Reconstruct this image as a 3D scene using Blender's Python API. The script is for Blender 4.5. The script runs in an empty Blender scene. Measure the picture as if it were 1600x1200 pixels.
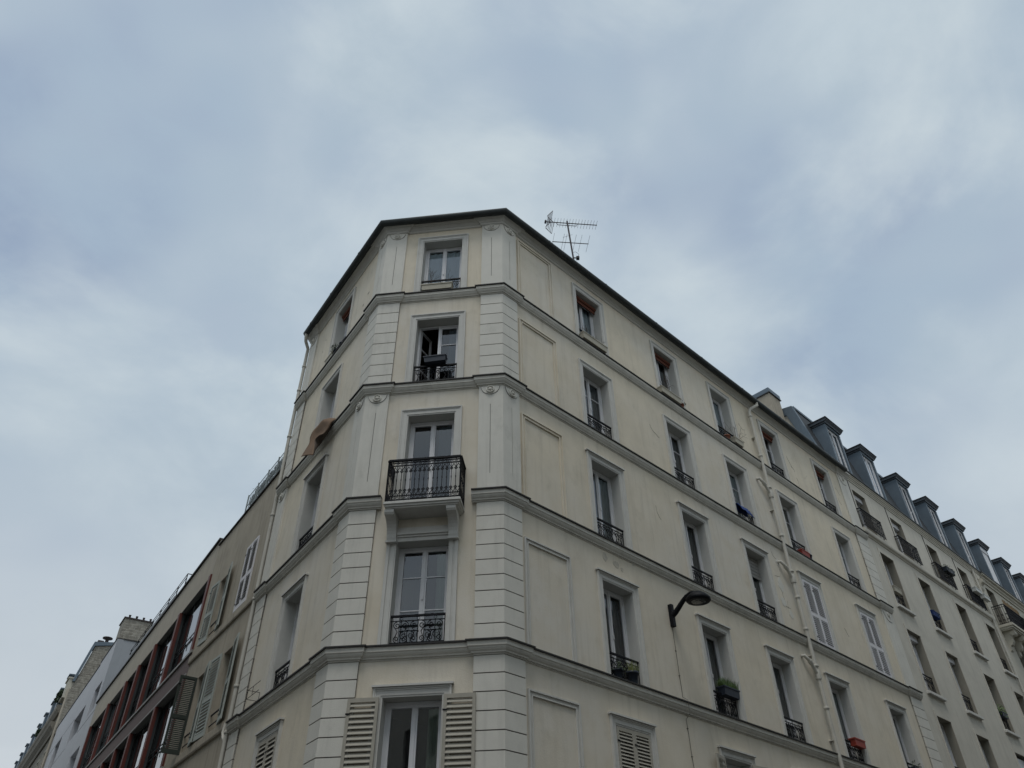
import bpy, math, random
from mathutils import Matrix, Vector
R_ = math.radians
random.seed(7)
scn = bpy.context.scene
COL = scn.collection
EYE = 1.6                                   # camera height above the street

# ------------------------------------------------------------------ plan
P1 = Vector((-3.2787, 13.5709)); P2 = Vector((-0.2179, 13.2482))
def dv(a): return Vector((math.cos(a), math.sin(a)))
dL = dv(2.1820); dR = dv(0.77181); dC = (P2-P1).normalized()
def rn(d): return Vector((d.y, -d.x))
aM = 2.1820-0.0186; dM = dv(aM)
FACE = {'C': (P1, dC, rn(dC), 1), 'R': (P2, dR, rn(dR), 1),
        'L': (P1, dL, -rn(dL), -1), 'M': (P1+dL*11.1, dM, -rn(dM), -1)}
def W2(face, u, o=0.0):
    P, d, n, s = FACE[face]
    return P+d*u+n*o
def FM(face, u=0.0, o=0.0, z=0.0):
    """matrix of a frame on a facade: x to the viewer's right, y into the wall, z up"""
    P, d, n, s = FACE[face]
    p = W2(face, u, o); X = d*s; Y = -n
    return Matrix(((X.x, Y.x, 0, p.x), (X.y, Y.y, 0, p.y), (0, 0, 1, z+EYE), (0, 0, 0, 1)))
WM = Matrix.Translation((0, 0, EYE))        # world frame, heights counted from the eye

# ------------------------------------------------------------------ mesh builder
class MB:
    def __init__(s): s.v = []; s.f = []; s.m = []; s.sm = []
    def add(s, vs, fs, mi=0, smooth=False):
        b = len(s.v); s.v += [tuple(p) for p in vs]
        for f in fs: s.f.append([b+i for i in f]); s.m.append(mi); s.sm.append(smooth)
        return s
    def box(s, x0, x1, y0, y1, z0, z1, mi=0, M=None):
        vs = [Vector(p) for p in ((x0,y0,z0),(x1,y0,z0),(x1,y1,z0),(x0,y1,z0),(x0,y0,z1),(x1,y0,z1),(x1,y1,z1),(x0,y1,z1))]
        if M is not None: vs = [M@p for p in vs]
        return s.add(vs, [(0,3,2,1),(4,5,6,7),(0,1,5,4),(1,2,6,5),(2,3,7,6),(3,0,4,7)], mi)
    def bevbox(s, x0, x1, y0, y1, z0, z1, b=.01, mi=0, M=None):
        """box with chamfered vertical and top edges on the front"""
        poly = [(x0+b,y0),(x1-b,y0),(x1,y0+b),(x1,y1),(x0,y1),(x0,y0+b)]
        vs = []
        for z, k in ((z0, 0), (z1-b, 0), (z1, b)):
            for (x, y) in poly:
                xx = x + (k if x < (x0+x1)/2 else -k); yy = y + (k if y < (y0+y1)/2 else 0)
                vs.append(Vector((xx, yy, z)))
        if M is not None: vs = [M@p for p in vs]
        n = 6; fs = [tuple(range(n-1, -1, -1)), tuple(range(2*n, 3*n))]
        for k in range(2):
            for i in range(n): j = (i+1) % n; fs.append((k*n+i, k*n+j, k*n+n+j, k*n+n+i))
        return s.add(vs, fs, mi)
    def prism(s, poly, z0, z1, mi=0):
        n = len(poly)
        a = sum(poly[i][0]*poly[(i+1)%n][1]-poly[(i+1)%n][0]*poly[i][1] for i in range(n))
        if a < 0: poly = list(reversed(poly))
        vs = [(p[0],p[1],z0) for p in poly]+[(p[0],p[1],z1) for p in poly]
        fs = [tuple(range(n-1,-1,-1)), tuple(range(n,2*n))]
        fs += [(i,(i+1)%n,n+(i+1)%n,n+i) for i in range(n)]
        return s.add(vs, fs, mi)
    def xprism(s, poly, x0, x1, mi=0, smooth=False):
        """profile in (y,z) extruded along x"""
        n = len(poly)
        a = sum(poly[i][0]*poly[(i+1)%n][1]-poly[(i+1)%n][0]*poly[i][1] for i in range(n))
        if a < 0: poly = list(reversed(poly))
        vs = [(x0,p[0],p[1]) for p in poly]+[(x1,p[0],p[1]) for p in poly]
        fs = [tuple(range(n-1,-1,-1)), tuple(range(n,2*n))]
        s.add(vs, fs, mi)
        s.add(vs, [(i,(i+1)%n,n+(i+1)%n,n+i) for i in range(n)], mi, smooth)
        return s
    def tube(s, pts, r, n=6, mi=0, closed=False, r2=None, caps=True):
        pts = [Vector(p) for p in pts]; N = len(pts); vs = []; prev = None
        for i, p in enumerate(pts):
            if closed: t = pts[(i+1)%N]-pts[i-1]
            else: t = pts[min(i+1,N-1)]-pts[max(i-1,0)]
            if t.length < 1e-9: t = Vector((0,0,1))
            t.normalize()
            if prev is None:
                a = Vector((0,1,0)) if abs(t.y) < .9 else Vector((1,0,0))
                b = (a-t*a.dot(t)).normalized()
            else: b = (prev-t*prev.dot(t)).normalized()
            prev = b; c = t.cross(b)
            rr = r if r2 is None else r+(r2-r)*i/max(1,N-1)
            for k in range(n):
                w = 2*math.pi*(k+.5)/n
                vs.append(p+b*(math.cos(w)*rr)+c*(math.sin(w)*rr))
        fs = []
        for i in range(N if closed else N-1):
            j = (i+1) % N
            for k in range(n): l = (k+1)%n; fs.append((i*n+k, i*n+l, j*n+l, j*n+k))
        s.add(vs, fs, mi, n > 4)
        if not closed and caps: s.add([vs[k] for k in range(n)], [tuple(range(n-1,-1,-1))], mi); s.add([vs[(N-1)*n+k] for k in range(n)], [tuple(range(n))], mi)
        return s
    def lathe(s, prof, n=16, mi=0, M=None, cap=True):
        """(r,z) profile about local z"""
        vs = [Vector((r*math.cos(2*math.pi*k/n), r*math.sin(2*math.pi*k/n), z)) for r, z in prof for k in range(n)]
        if M is not None: vs = [M@p for p in vs]
        fs = [(i*n+k, i*n+(k+1)%n, (i+1)*n+(k+1)%n, (i+1)*n+k) for i in range(len(prof)-1) for k in range(n)]
        s.add(vs, fs, mi, True)
        if cap:
            s.add(vs[:n], [tuple(range(n-1,-1,-1))], mi); s.add(vs[-n:], [tuple(range(n))], mi)
        return s
    def sweep(s, path, prof, mi=0, smooth=False):
        """closed profile [(outward, z)] swept along a plan path, mitred; outward is to the right of travel"""
        path = [Vector(p) for p in path]; N = len(path); m = len(prof); vs = []
        for i, p in enumerate(path):
            if i == 0: d = (path[1]-p).normalized(); off = rn(d)
            elif i == N-1: d = (p-path[i-1]).normalized(); off = rn(d)
            else:
                n1 = rn((p-path[i-1]).normalized()); n2 = rn((path[i+1]-p).normalized())
                off = (n1+n2)/(1+n1.dot(n2))
            for o, z in prof: vs.append((p.x+off.x*o, p.y+off.y*o, z))
        fs = [(i*m+k, i*m+(k+1)%m, (i+1)*m+(k+1)%m, (i+1)*m+k) for i in range(N-1) for k in range(m)]
        s.add(vs, fs, mi, smooth)
        s.add(vs[:m], [tuple(range(m-1,-1,-1))], mi); s.add(vs[-m:], [tuple(range(m))], mi)
        return s
    def mesh(s, name, mats):
        me = bpy.data.meshes.new(name)
        me.from_pydata(s.v, [], s.f)
        for mt in mats: me.materials.append(mt)
        me.polygons.foreach_set('material_index', s.m)
        me.polygons.foreach_set('use_smooth', s.sm)
        import bmesh
        bm = bmesh.new(); bm.from_mesh(me); bmesh.ops.recalc_face_normals(bm, faces=bm.faces[:]) if s_recalc[0] else None
        bm.to_mesh(me); bm.free()
        me.update(); return me
s_recalc = [True]

WORLD = {}
def link(name, data, parent=None, M=None):
    o = bpy.data.objects.new(name, data); COL.objects.link(o)
    M = M.copy() if M is not None else (WORLD[parent.name].copy() if parent else Matrix())
    WORLD[o.name] = M
    if parent: o.parent = parent; o.matrix_local = WORLD[parent.name].inverted()@M
    else: o.matrix_world = M
    return o
def tag(o, label=None, cat=None, group=None, kind=None):
    if label: o['label'] = label
    if cat: o['category'] = cat
    if group: o['group'] = group
    if kind: o['kind'] = kind
    return o
def part(mb, name, mats, parent, M=None):
    if not isinstance(mats, (list, tuple)): mats = [mats]
    return link(name, mb.mesh(name, mats), parent, M)
def empty(name, M, label, cat, group=None):
    o = link(name, None, None, M); o.empty_display_size = .3
    return tag(o, label, cat, group)

# ------------------------------------------------------------------ materials
def mat(name, col, rough=.8, metal=0, var=0.0, vscale=3.0, bump=0.0, bscale=60.0, spec=.3, streak=0.0, blotch=None, bl_scale=.35, bl_amt=0.0, grime=0.0):
    m = bpy.data.materials.new(name); m.use_nodes = True
    nt = m.node_tree; N = nt.nodes; L = nt.links; b = N['Principled BSDF']
    b.inputs['Roughness'].default_value = rough; b.inputs['Metallic'].default_value = metal
    b.inputs['Specular IOR Level'].default_value = spec
    b.inputs['Base Color'].default_value = (*col, 1)
    geo = None
    def pos(sc):
        nonlocal geo
        if geo is None: geo = N.new('ShaderNodeNewGeometry')
        mp = N.new('ShaderNodeMapping'); mp.inputs['Scale'].default_value = sc
        L.new(geo.outputs['Position'], mp.inputs['Vector']); return mp.outputs['Vector']
    def noise(sc, scale, detail=5, rg=.6):
        n = N.new('ShaderNodeTexNoise'); n.inputs['Scale'].default_value = scale; n.inputs['Detail'].default_value = detail
        n.inputs['Roughness'].default_value = rg; L.new(pos(sc), n.inputs['Vector']); return n.outputs['Fac']
    def ramp(f, a, bb):
        r = N.new('ShaderNodeMapRange'); r.inputs['From Min'].default_value = a; r.inputs['From Max'].default_value = bb
        L.new(f, r.inputs['Value']); return r.outputs['Result']
    def mix(fac, c1, c2, mode='MIX'):
        x = N.new('ShaderNodeMix'); x.data_type = 'RGBA'; x.blend_type = mode
        if isinstance(fac, float): x.inputs['Factor'].default_value = fac
        else: L.new(fac, x.inputs['Factor'])
        for c, k in ((c1, 'A'), (c2, 'B')):
            i = [q for q in x.inputs if q.name == k and q.type == 'RGBA'][0]
            if isinstance(c, tuple): i.default_value = (*c, 1)
            else: L.new(c, i)
        return [q for q in x.outputs if q.type == 'RGBA'][0]
    def mul(f, k):
        x = N.new('ShaderNodeMath'); x.operation = 'MULTIPLY'; L.new(f, x.inputs[0]); x.inputs[1].default_value = k; return x.outputs[0]
    cur = col
    if blotch:
        cur = mix(mul(ramp(noise((1,1,1), bl_scale, 3), .38, .62), bl_amt or 1.0), cur, blotch)
    if var:
        d = tuple(c*(1-var) for c in col)
        cur = mix(mul(ramp(noise((1,1,1), vscale, 8, .65), .4, .75), .9), cur, d)
    if streak:
        d = tuple(c*.45 for c in col)
        cur = mix(mul(ramp(noise((7,7,.5), 1.0, 6, .6), .52, .8), streak), cur, d)
    if grime:
        d = (col[0]*.35, col[1]*.36, col[2]*.33)
        cur = mix(mul(ramp(noise((1.4,1.4,1.0), 1.3, 10, .72), .56, .78), grime), cur, d)
    if not isinstance(cur, tuple): L.new(cur, b.inputs['Base Color'])
    if bump:
        bn = N.new('ShaderNodeBump'); bn.inputs['Strength'].default_value = bump; bn.inputs['Distance'].default_value = .01
        L.new(noise((1,1,1), bscale, 4), bn.inputs['Height']); L.new(bn.outputs['Normal'], b.inputs['Normal'])
    return m
M_ = {}
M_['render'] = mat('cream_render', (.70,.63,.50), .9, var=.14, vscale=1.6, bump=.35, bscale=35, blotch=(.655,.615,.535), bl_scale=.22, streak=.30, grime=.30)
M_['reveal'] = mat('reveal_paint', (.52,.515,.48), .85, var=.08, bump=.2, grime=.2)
M_['quoin'] = mat('grey_white_paint', (.655,.635,.57), .8, var=.10, vscale=2, bump=.3, streak=.28, grime=.32)
M_['trim'] = mat('trim_paint', (.58,.57,.53), .8, var=.10, vscale=4, bump=.2, streak=.2, grime=.35)
M_['band'] = mat('string_course_paint', (.60,.58,.52), .85, var=.15, vscale=4, bump=.3, streak=.3, grime=.5)
M_['groove'] = mat('painted_groove_shadow', (.11,.10,.095), .95)  # dark colour inside grooves and incised lines stands in for their shade
M_['zinc_dark'] = mat('weathered_dark_zinc', (.055,.062,.062), .55, metal=.3, var=.3, bump=.1)
M_['zinc'] = mat('blue_grey_zinc', (.135,.172,.205), .5, metal=.25, var=.18, vscale=2, streak=.35)
M_['zinc_mid'] = mat('dull_dark_zinc', (.10,.115,.13), .5, metal=.25, var=.2)
M_['slate'] = mat('dark_slate', (.05,.055,.06), .65, var=.35, vscale=12, bump=.4, bscale=14)
M_['flash'] = mat('sooty_lead_flashing', (.045,.043,.042), .7, var=.3)
M_['white'] = mat('white_window_paint', (.66,.66,.67), .45, spec=.4, var=.06, grime=.12)
M_['iron'] = mat('black_wrought_iron', (.006,.0065,.009), .6, spec=.2)
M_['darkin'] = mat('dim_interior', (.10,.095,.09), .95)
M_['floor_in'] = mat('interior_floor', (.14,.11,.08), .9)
M_['shutter'] = mat('weathered_shutter_paint', (.40,.375,.315), .75, var=.15, vscale=6, grime=.5)
M_['shutterw'] = mat('white_shutter_paint', (.68,.67,.68), .7, var=.06, grime=.2)
M_['shutterg'] = mat('grey_green_shutter_paint', (.40,.43,.395), .75, var=.15, vscale=5, grime=.5)
M_['shutterd'] = mat('dark_green_shutter_paint', (.045,.055,.045), .75, var=.2, vscale=5, grime=.4)
M_['curtw'] = mat('white_voile', (.62,.66,.70), .95)
M_['curtg'] = mat('pale_green_curtain', (.42,.47,.38), .95)
M_['curtb'] = mat('beige_curtain', (.40,.37,.33), .95)
M_['curtd'] = mat('blue_grey_curtain', (.12,.145,.17), .95)
M_['orange'] = mat('faded_orange_canvas', (.11,.036,.02), .9, var=.25, vscale=14)
M_['planterb'] = mat('beige_plastic_planter', (.44,.41,.33), .7, var=.12, grime=.45)
M_['planterk'] = mat('dark_plastic_planter', (.025,.032,.045), .5)
M_['planterr'] = mat('red_plastic_planter', (.33,.055,.035), .55, var=.15)
M_['planterw'] = mat('white_plastic_planter', (.55,.56,.53), .55, grime=.3)
M_['terra'] = mat('terracotta', (.30,.12,.075), .85, var=.2)
M_['navy'] = mat('navy_canvas', (.02,.045,.16), .8, var=.2)
M_['twig'] = mat('bare_twig', (.10,.085,.07), .9)
M_['soil'] = mat('potting_soil', (.04,.03,.022), .95)
M_['rug'] = mat('brown_coir_carpet', (.20,.135,.09), .95, var=.2, vscale=30, bump=.6, bscale=180)
M_['rugb'] = mat('carpet_backing', (.10,.08,.065), .95, var=.2, vscale=20)
M_['pipe'] = mat('painted_cast_iron_pipe', (.53,.51,.45), .6, var=.12, grime=.4)
M_['l2'] = mat('stained_beige_render', (.41,.365,.29), .9, var=.2, vscale=1.5, bump=.4, bscale=30, streak=.8, grime=.35)
M_['r2d'] = mat('dirty_shaded_reveal_render', (.27,.25,.205), .9, var=.15, grime=.3)  # dirty unpainted render, its colour also darkened to stand in for recess shade
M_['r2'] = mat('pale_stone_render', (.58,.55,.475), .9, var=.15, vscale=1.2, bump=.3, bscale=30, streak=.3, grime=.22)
M_['r3'] = mat('pale_cut_stone', (.50,.475,.40), .9, var=.15, vscale=2, bump=.3, streak=.35, grime=.4)
M_['conc'] = mat('beige_concrete_panel', (.45,.405,.33), .85, var=.12, vscale=3, streak=.4, bump=.2)
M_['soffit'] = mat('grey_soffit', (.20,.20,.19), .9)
M_['redmetal'] = mat('oxide_red_metal', (.12,.026,.017), .55, var=.2, spec=.4)
M_['brownp'] = mat('brown_cladding_panel', (.105,.06,.05), .6, var=.15, streak=.3)
M_['sillm'] = mat('grey_sill_metal', (.27,.26,.24), .6, var=.2)
M_['alu'] = mat('pale_aluminium', (.55,.57,.58), .35, metal=.5)
M_['l4'] = mat('blue_white_render', (.53,.54,.565), .85, var=.10, streak=.4, grime=.2, bump=.15)
M_['l4g'] = mat('smooth_grey_render', (.33,.345,.36), .85, var=.08, streak=.2)
M_['asph'] = mat('asphalt', (.05,.05,.052), .9, var=.3, vscale=5, bump=.4, bscale=120)
M_['pave'] = mat('pavement_slabs', (.22,.215,.2), .9, var=.2, vscale=2, bump=.2)
M_['reed'] = mat('dry_reed_screen', (.26,.19,.11), .95, var=.35, vscale=40)
M_['fencem'] = mat('dark_mesh_screen', (.10,.12,.125), .8, var=.5, vscale=25)
M_['galv'] = mat('galvanised_steel', (.33,.37,.37), .5, metal=.4)
M_['lampglass'] = mat('lamp_lens', (.03,.034,.034), .25, spec=.5)
M_['antm'] = mat('antenna_metal', (.06,.052,.055), .5, metal=.4)
M_['cable'] = mat('grey_cable', (.16,.15,.13), .8)
M_['claypot'] = mat('dark_chimney_pot', (.06,.05,.048), .8)
M_['crack'] = mat('crack_in_plaster', (.38,.35,.29), .95)
M_['soot'] = mat('soot', (.3,.28,.24), .95)

def leafmat(name, c1, c2):
    m = bpy.data.materials.new(name); m.use_nodes = True; N = m.node_tree.nodes; L = m.node_tree.links
    b = N['Principled BSDF']; b.inputs['Roughness'].default_value = .6
    g = N.new('ShaderNodeNewGeometry'); mx = N.new('ShaderNodeMix'); mx.data_type = 'RGBA'
    ii = [q for q in mx.inputs if q.type == 'RGBA']; ii[0].default_value = (*c1,1); ii[1].default_value = (*c2,1)
    L.new(g.outputs['Random Per Island'], mx.inputs['Factor'])
    L.new([q for q in mx.outputs if q.type == 'RGBA'][0], b.inputs['Base Color']); return m
M_['leaf'] = leafmat('green_leaves', (.05,.11,.02), (.13,.20,.045))
M_['leafd'] = leafmat('dark_leaves', (.02,.035,.018), (.05,.08,.03))
M_['leafy'] = leafmat('yellow_green_blades', (.10,.14,.03), (.26,.27,.08))

def glassmat(name, tint, ior=1.9, base=.06):
    m = bpy.data.materials.new(name); m.use_nodes = True; nt = m.node_tree; N = nt.nodes; L = nt.links
    for n in list(N): N.remove(n)
    o = N.new('ShaderNodeOutputMaterial'); t = N.new('ShaderNodeBsdfTransparent'); g = N.new('ShaderNodeBsdfGlossy')
    t.inputs['Color'].default_value = (*tint, 1); g.inputs['Roughness'].default_value = .015
    g.inputs['Color'].default_value = (.95,.97,1,1)
    f = N.new('ShaderNodeFresnel'); f.inputs['IOR'].default_value = ior
    x = N.new('ShaderNodeMixShader'); L.new(f.outputs[0], x.inputs[0]); L.new(t.outputs[0], x.inputs[1]); L.new(g.outputs[0], x.inputs[2])
    # float-glass waviness
    no = N.new('ShaderNodeTexNoise'); no.inputs['Scale'].default_value = 1.6; bn = N.new('ShaderNodeBump'); bn.inputs['Strength'].default_value = .10; bn.inputs['Distance'].default_value = .01
    ge = N.new('ShaderNodeNewGeometry'); L.new(ge.outputs['Position'], no.inputs['Vector']); L.new(no.outputs['Fac'], bn.inputs['Height']); L.new(bn.outputs['Normal'], g.inputs['Normal'])
    L.new(x.outputs[0], o.inputs[0]); return m
M_['glass'] = glassmat('window_glass', (.74,.81,.82), 2.0)
M_['glassm'] = glassmat('coated_office_glass', (.35,.42,.42), 3.0)

def stonemat(name, c1, c2, cm, scale):
    m = bpy.data.materials.new(name); m.use_nodes = True; N = m.node_tree.nodes; L = m.node_tree.links
    b = N['Principled BSDF']; b.inputs['Roughness'].default_value = .95
    tc = N.new('ShaderNodeTexCoord'); br = N.new('ShaderNodeTexBrick'); br.inputs['Scale'].default_value = scale
    br.inputs['Color1'].default_value = (*c1,1); br.inputs['Color2'].default_value = (*c2,1); br.inputs['Mortar'].default_value = (*cm,1)
    br.inputs['Mortar Size'].default_value = .035; br.inputs['Mortar Smooth'].default_value = .6; br.inputs['Bias'].default_value = -.2
    mp = N.new('ShaderNodeMapping'); mp.inputs['Rotation'].default_value = (R_(90), 0, R_(90))
    no = N.new('ShaderNodeTexNoise'); no.inputs['Scale'].default_value = 1.5; no.inputs['Detail'].default_value = 6
    va = N.new('ShaderNodeVectorMath'); va.operation = 'SCALE'; va.inputs['Scale'].default_value = .25
    vb = N.new('ShaderNodeVectorMath'); vb.operation = 'ADD'
    L.new(tc.outputs['Object'], no.inputs['Vector']); L.new(no.outputs['Color'], va.inputs[0]); L.new(tc.outputs['Object'], vb.inputs[0]); L.new(va.outputs[0], vb.inputs[1])
    sx = N.new('ShaderNodeSeparateXYZ'); cx = N.new('ShaderNodeCombineXYZ'); ad = N.new('ShaderNodeMath')
    L.new(vb.outputs[0], sx.inputs[0]); L.new(sx.outputs['X'], ad.inputs[0]); L.new(sx.outputs['Y'], ad.inputs[1]); L.new(ad.outputs[0], cx.inputs['X']); L.new(sx.outputs['Z'], cx.inputs['Y'])
    L.new(cx.outputs[0], br.inputs['Vector']); 
    n2 = N.new('ShaderNodeTexNoise'); n2.inputs['Scale'].default_value = 5; n2.inputs['Detail'].default_value = 8; L.new(tc.outputs['Object'], n2.inputs['Vector'])
    mr = N.new('ShaderNodeMapRange'); mr.inputs['From Min'].default_value = .35; mr.inputs['From Max'].default_value = .7; mr.inputs['To Min'].default_value = 1.05; mr.inputs['To Max'].default_value = .6; L.new(n2.outputs['Fac'], mr.inputs['Value'])
    mx = N.new('ShaderNodeVectorMath'); mx.operation = 'SCALE'; L.new(br.outputs['Color'], mx.inputs[0]); L.new(mr.outputs[0], mx.inputs['Scale'])
    L.new(mx.outputs[0], b.inputs['Base Color'])
    bn = N.new('ShaderNodeBump'); bn.inputs['Strength'].default_value = .6; bn.inputs['Distance'].default_value = .03; L.new(br.outputs['Fac'], bn.inputs['Height']); bn.invert = True
    L.new(bn.outputs['Normal'], b.inputs['Normal']); return m
M_['sooty'] = mat('sooty_old_stone', (.27,.25,.21), .95, var=.3, vscale=1.5, bump=.4, streak=.6, grime=.6)
M_['rubble'] = stonemat('rough_rubble_stone', (.33,.31,.26), (.22,.20,.165), (.38,.36,.31), 1.6)

# ------------------------------------------------------------------ facade helpers
def wall_mb(x0, x1, z0, z1, ops, depth=.25, back=True):
    """wall sheet in the facade frame (y=0 outside) with openings (x0,x1,z0,z1) and their reveals"""
    mb = MB()
    xs = sorted({x0, x1, *[v for o in ops for v in o[:2]]}); zs = sorted({z0, z1, *[v for o in ops for v in o[2:4]]})
    for i in range(len(xs)-1):
        for j in range(len(zs)-1):
            cx = (xs[i]+xs[i+1])/2; cz = (zs[j]+zs[j+1])/2
            if any(o[0] < cx < o[1] and o[2] < cz < o[3] for o in ops): continue
            mb.add([(xs[i],0,zs[j]),(xs[i+1],0,zs[j]),(xs[i+1],0,zs[j+1]),(xs[i],0,zs[j+1])], [(0,1,2,3)])
    for a, b, c, d in ops:
        D = depth
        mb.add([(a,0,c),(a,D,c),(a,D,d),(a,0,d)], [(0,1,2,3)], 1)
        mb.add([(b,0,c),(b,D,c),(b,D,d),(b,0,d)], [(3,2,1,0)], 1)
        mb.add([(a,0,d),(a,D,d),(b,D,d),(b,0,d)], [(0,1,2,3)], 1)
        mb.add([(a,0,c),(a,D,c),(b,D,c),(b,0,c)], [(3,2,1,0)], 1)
        # inner wall return so that rooms are closed round the window
    return mb
def surround_mb(w, h, bw=.165, heavy=False, sides_to=0.0):
    """painted moulding round an opening w x h (x centred, z from 0)"""
    mb = MB(); a = w/2; W = a+bw; t = h+bw
    def ring(i0, i1, p, b=.0):
        # i0..i1: distance from the opening edge; p: projection
        for sx in (-1, 1):
            xa, xb = sorted((sx*(a+i0), sx*(a+i1))); mb.box(xa, xb, -p, 0, -sides_to, h+i0)
        mb.box(-(a+i1), a+i1, -p, 0, h+i0, h+i1)
    ring(0.0, .03, .018); ring(.03, .11, .030); ring(.11, .135, .040); ring(.135, bw, .055)
    if heavy:
        mb.box(-W-.03, W+.03, -.085, 0, t, t+.035); mb.box(-W-.015, W+.015, -.065, 0, t-.03+.03, t+.0001)
    return mb
def spiral(cx, cz, r0, turns, a0, sgn=1, n=20, y=0):
    out = []
    for i in range(n+1):
        t = i/n; r = r0*(1-t*.85); a = a0+sgn*turns*2*math.pi*t
        out.append((cx+r*math.cos(a), y, cz+r*math.sin(a)))
    return out
def railing_mb(w, h, kind=0, r=.0095):
    """wrought-iron window guard, x centred, z from 0"""
    mb = MB(); a = w/2
    mb.box(-a, a, -.02, .02, h-.035, h)
    mb.box(-a, a, -.008, .008, .04, .055); mb.box(-a, a, -.007, .007, h-.115, h-.10)
    for x in (-a+.02, a-.02): mb.tube([(x,0,0),(x,0,h)], .010, 4)
    n = 3 if w > .8 else 2; cw = (w-.08)/n; zc = .055; ht = h-.115-.055
    for i in range(n):
        cx = -a+.04+cw*(i+.5)
        for s in (-1, 1):
            rr = cw*.23; x0 = cx+s*cw*.24
            mb.tube(spiral(x0, zc+ht-rr-.005, rr, 1.5, math.pi/2, -s, 18), r, 4)
            mb.tube(spiral(x0, zc+rr*.8+.005, rr*.8, 1.5, -math.pi/2, s, 18), r, 4)
            mb.tube([(x0+s*rr*.9,0,zc+ht-rr),(x0-s*rr*.2,0,zc+ht*.5),(x0+s*rr*.6,0,zc+rr*.9)], r, 4)
        mb.tube([(cx,0,zc),(cx,0,h-.1)], r, 4)
        mb.lathe([(.001,-.03),(.022,0),(.001,.03)], 6, 0, Matrix.Translation((cx,0,zc+ht*.5)))
        mb.tube([(cx+.03*math.cos(q),0,h-.0675+.026*math.sin(q)) for q in [k*math.pi/4 for k in range(8)]], .005, 4, closed=True)
    return mb
def window_mb(w, h, munt=(), open_left=False, transom=None, fr=.05, st=.05):
    mb = MB(); a = w/2
    mb.box(-a, -a+fr, 0, .06, 0, h); mb.box(a-fr, a, 0, .06, 0, h)
    mb.box(-a+fr, a-fr, 0, .06, h-fr, h); mb.box(-a+fr, a-fr, 0, .06, 0, fr)
    z0 = fr
    if transom: mb.box(-a+fr, a-fr, 0, .06, transom, transom+.05); z0 = transom+.05
    for s in (-1, 1):
        if s < 0 and open_left: continue
        xa, xb = (-a+fr, -.004) if s < 0 else (.004, a-fr)
        y0 = .012
        mb.box(xa, xa+st, y0, y0+.045, z0, h-fr); mb.box(xb-st, xb, y0, y0+.045, z0, h-fr)
        mb.box(xa+st, xb-st, y0, y0+.045, h-fr-st, h-fr); mb.box(xa+st, xb-st, y0, y0+.045, z0, z0+st+.03)
        for t in munt:
            zm = z0+(h-fr-z0)*t; mb.box(xa+st, xb-st, y0+.005, y0+.035, zm-.011, zm+.011)
    mb.box(-.022, .022, -.004, .012, z0, h-fr)        # astragal
    mb.box(-.012, .012, -.03, -.004, z0+(h-z0)*.45, z0+(h-z0)*.45+.09)
    if open_left:
        M = Matrix.Translation((-a+fr, .05, 0))@Matrix.Rotation(R_(68), 4, 'Z'); l = a-fr
        for x in (0, l-st): mb.box(x, x+st, 0, .045, z0, h-fr, 0, M)
        mb.box(st, l-st, 0, .045, h-fr-st, h-fr, 0, M); mb.box(st, l-st, 0, .045, z0, z0+st+.03, 0, M)
        for t in munt:
            zm = z0+(h-fr-z0)*t; mb.box(st, l-st, .005, .035, zm-.011, zm+.011, 0, M)
    return mb
def pane_mb(w, h, fr=.05, st=.05, open_left=False):
    mb = MB(); a = w/2
    for s in (-1, 1):
        xa, xb = (-a+fr+st, -st-.004) if s < 0 else (st+.004, a-fr-st)
        if s < 0 and open_left: continue
        mb.add([(xa,.035,fr+.02),(xb,.035,fr+.02),(xb,.035,h-fr-.02),(xa,.035,h-fr-.02)], [(0,1,2,3)])
    return mb
def curtain_mb(x0, x1, z0, z1, y=.14, amp=.012, waves=6, seed=0):
    rnd = random.Random(seed); mb = MB(); n = int(waves*8); ph = rnd.random()*6
    vs = []
    for i in range(n+1):
        t = i/n; x = x0+(x1-x0)*t
        for k, z in enumerate((z1, (z0+z1)/2, z0)):
            vs.append((x+.006*k*math.sin(t*waves*5+ph), y+amp*(1+.25*k)*math.sin(t*waves*2*math.pi+ph+.6*math.sin(t*9+ph)), z))
    fs = [(i*3+k, i*3+k+1, i*3+k+4, i*3+k+3) for i in range(n) for k in range(2)]
    return mb.add(vs, fs, 0, True)
def shutter_mb(w, h, slat=.06, mid=True, cap=.07):
    """louvred shutter leaf, x 0..w, y -.035..0, z 0..h"""
    mb = MB(); st = .055
    mb.box(0, st, -.035, 0, 0, h); mb.box(w-st, w, -.035, 0, 0, h)
    mb.box(st, w-st, -.035, 0, h-cap, h); mb.box(st, w-st, -.035, 0, 0, cap+.05)
    secs = [(cap+.05, h-cap)]
    if mid:
        m = h*.44; mb.box(st, w-st, -.035, 0, m, m+.11); secs = [(cap+.05, m), (m+.11, h-cap)]
    for za, zb in secs:
        n = max(1, int((zb-za)/slat)); dz = (zb-za)/n
        for i in range(n):
            zc = za+dz*(i+.5); t = dz*.32
            vs = [(st,-.034,zc-t),(w-st,-.034,zc-t),(w-st,-.003,zc+t),(st,-.003,zc+t),
                  (st,-.034,zc-t+.011),(w-st,-.034,zc-t+.011),(w-st,-.003,zc+t+.011),(st,-.003,zc+t+.011)]
            mb.add(vs, [(0,3,2,1),(4,5,6,7),(0,1,5,4),(2,3,7,6)])
    for z in (h*.12, h*.88): mb.box(-.012, .06, -.045, -.035, z-.012, z+.012, 1)
    return mb
CACHE = {}
def cached(key, fn, name, mats):
    if key not in CACHE: CACHE[key] = fn().mesh(name, mats)
    return CACHE[key]
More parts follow.
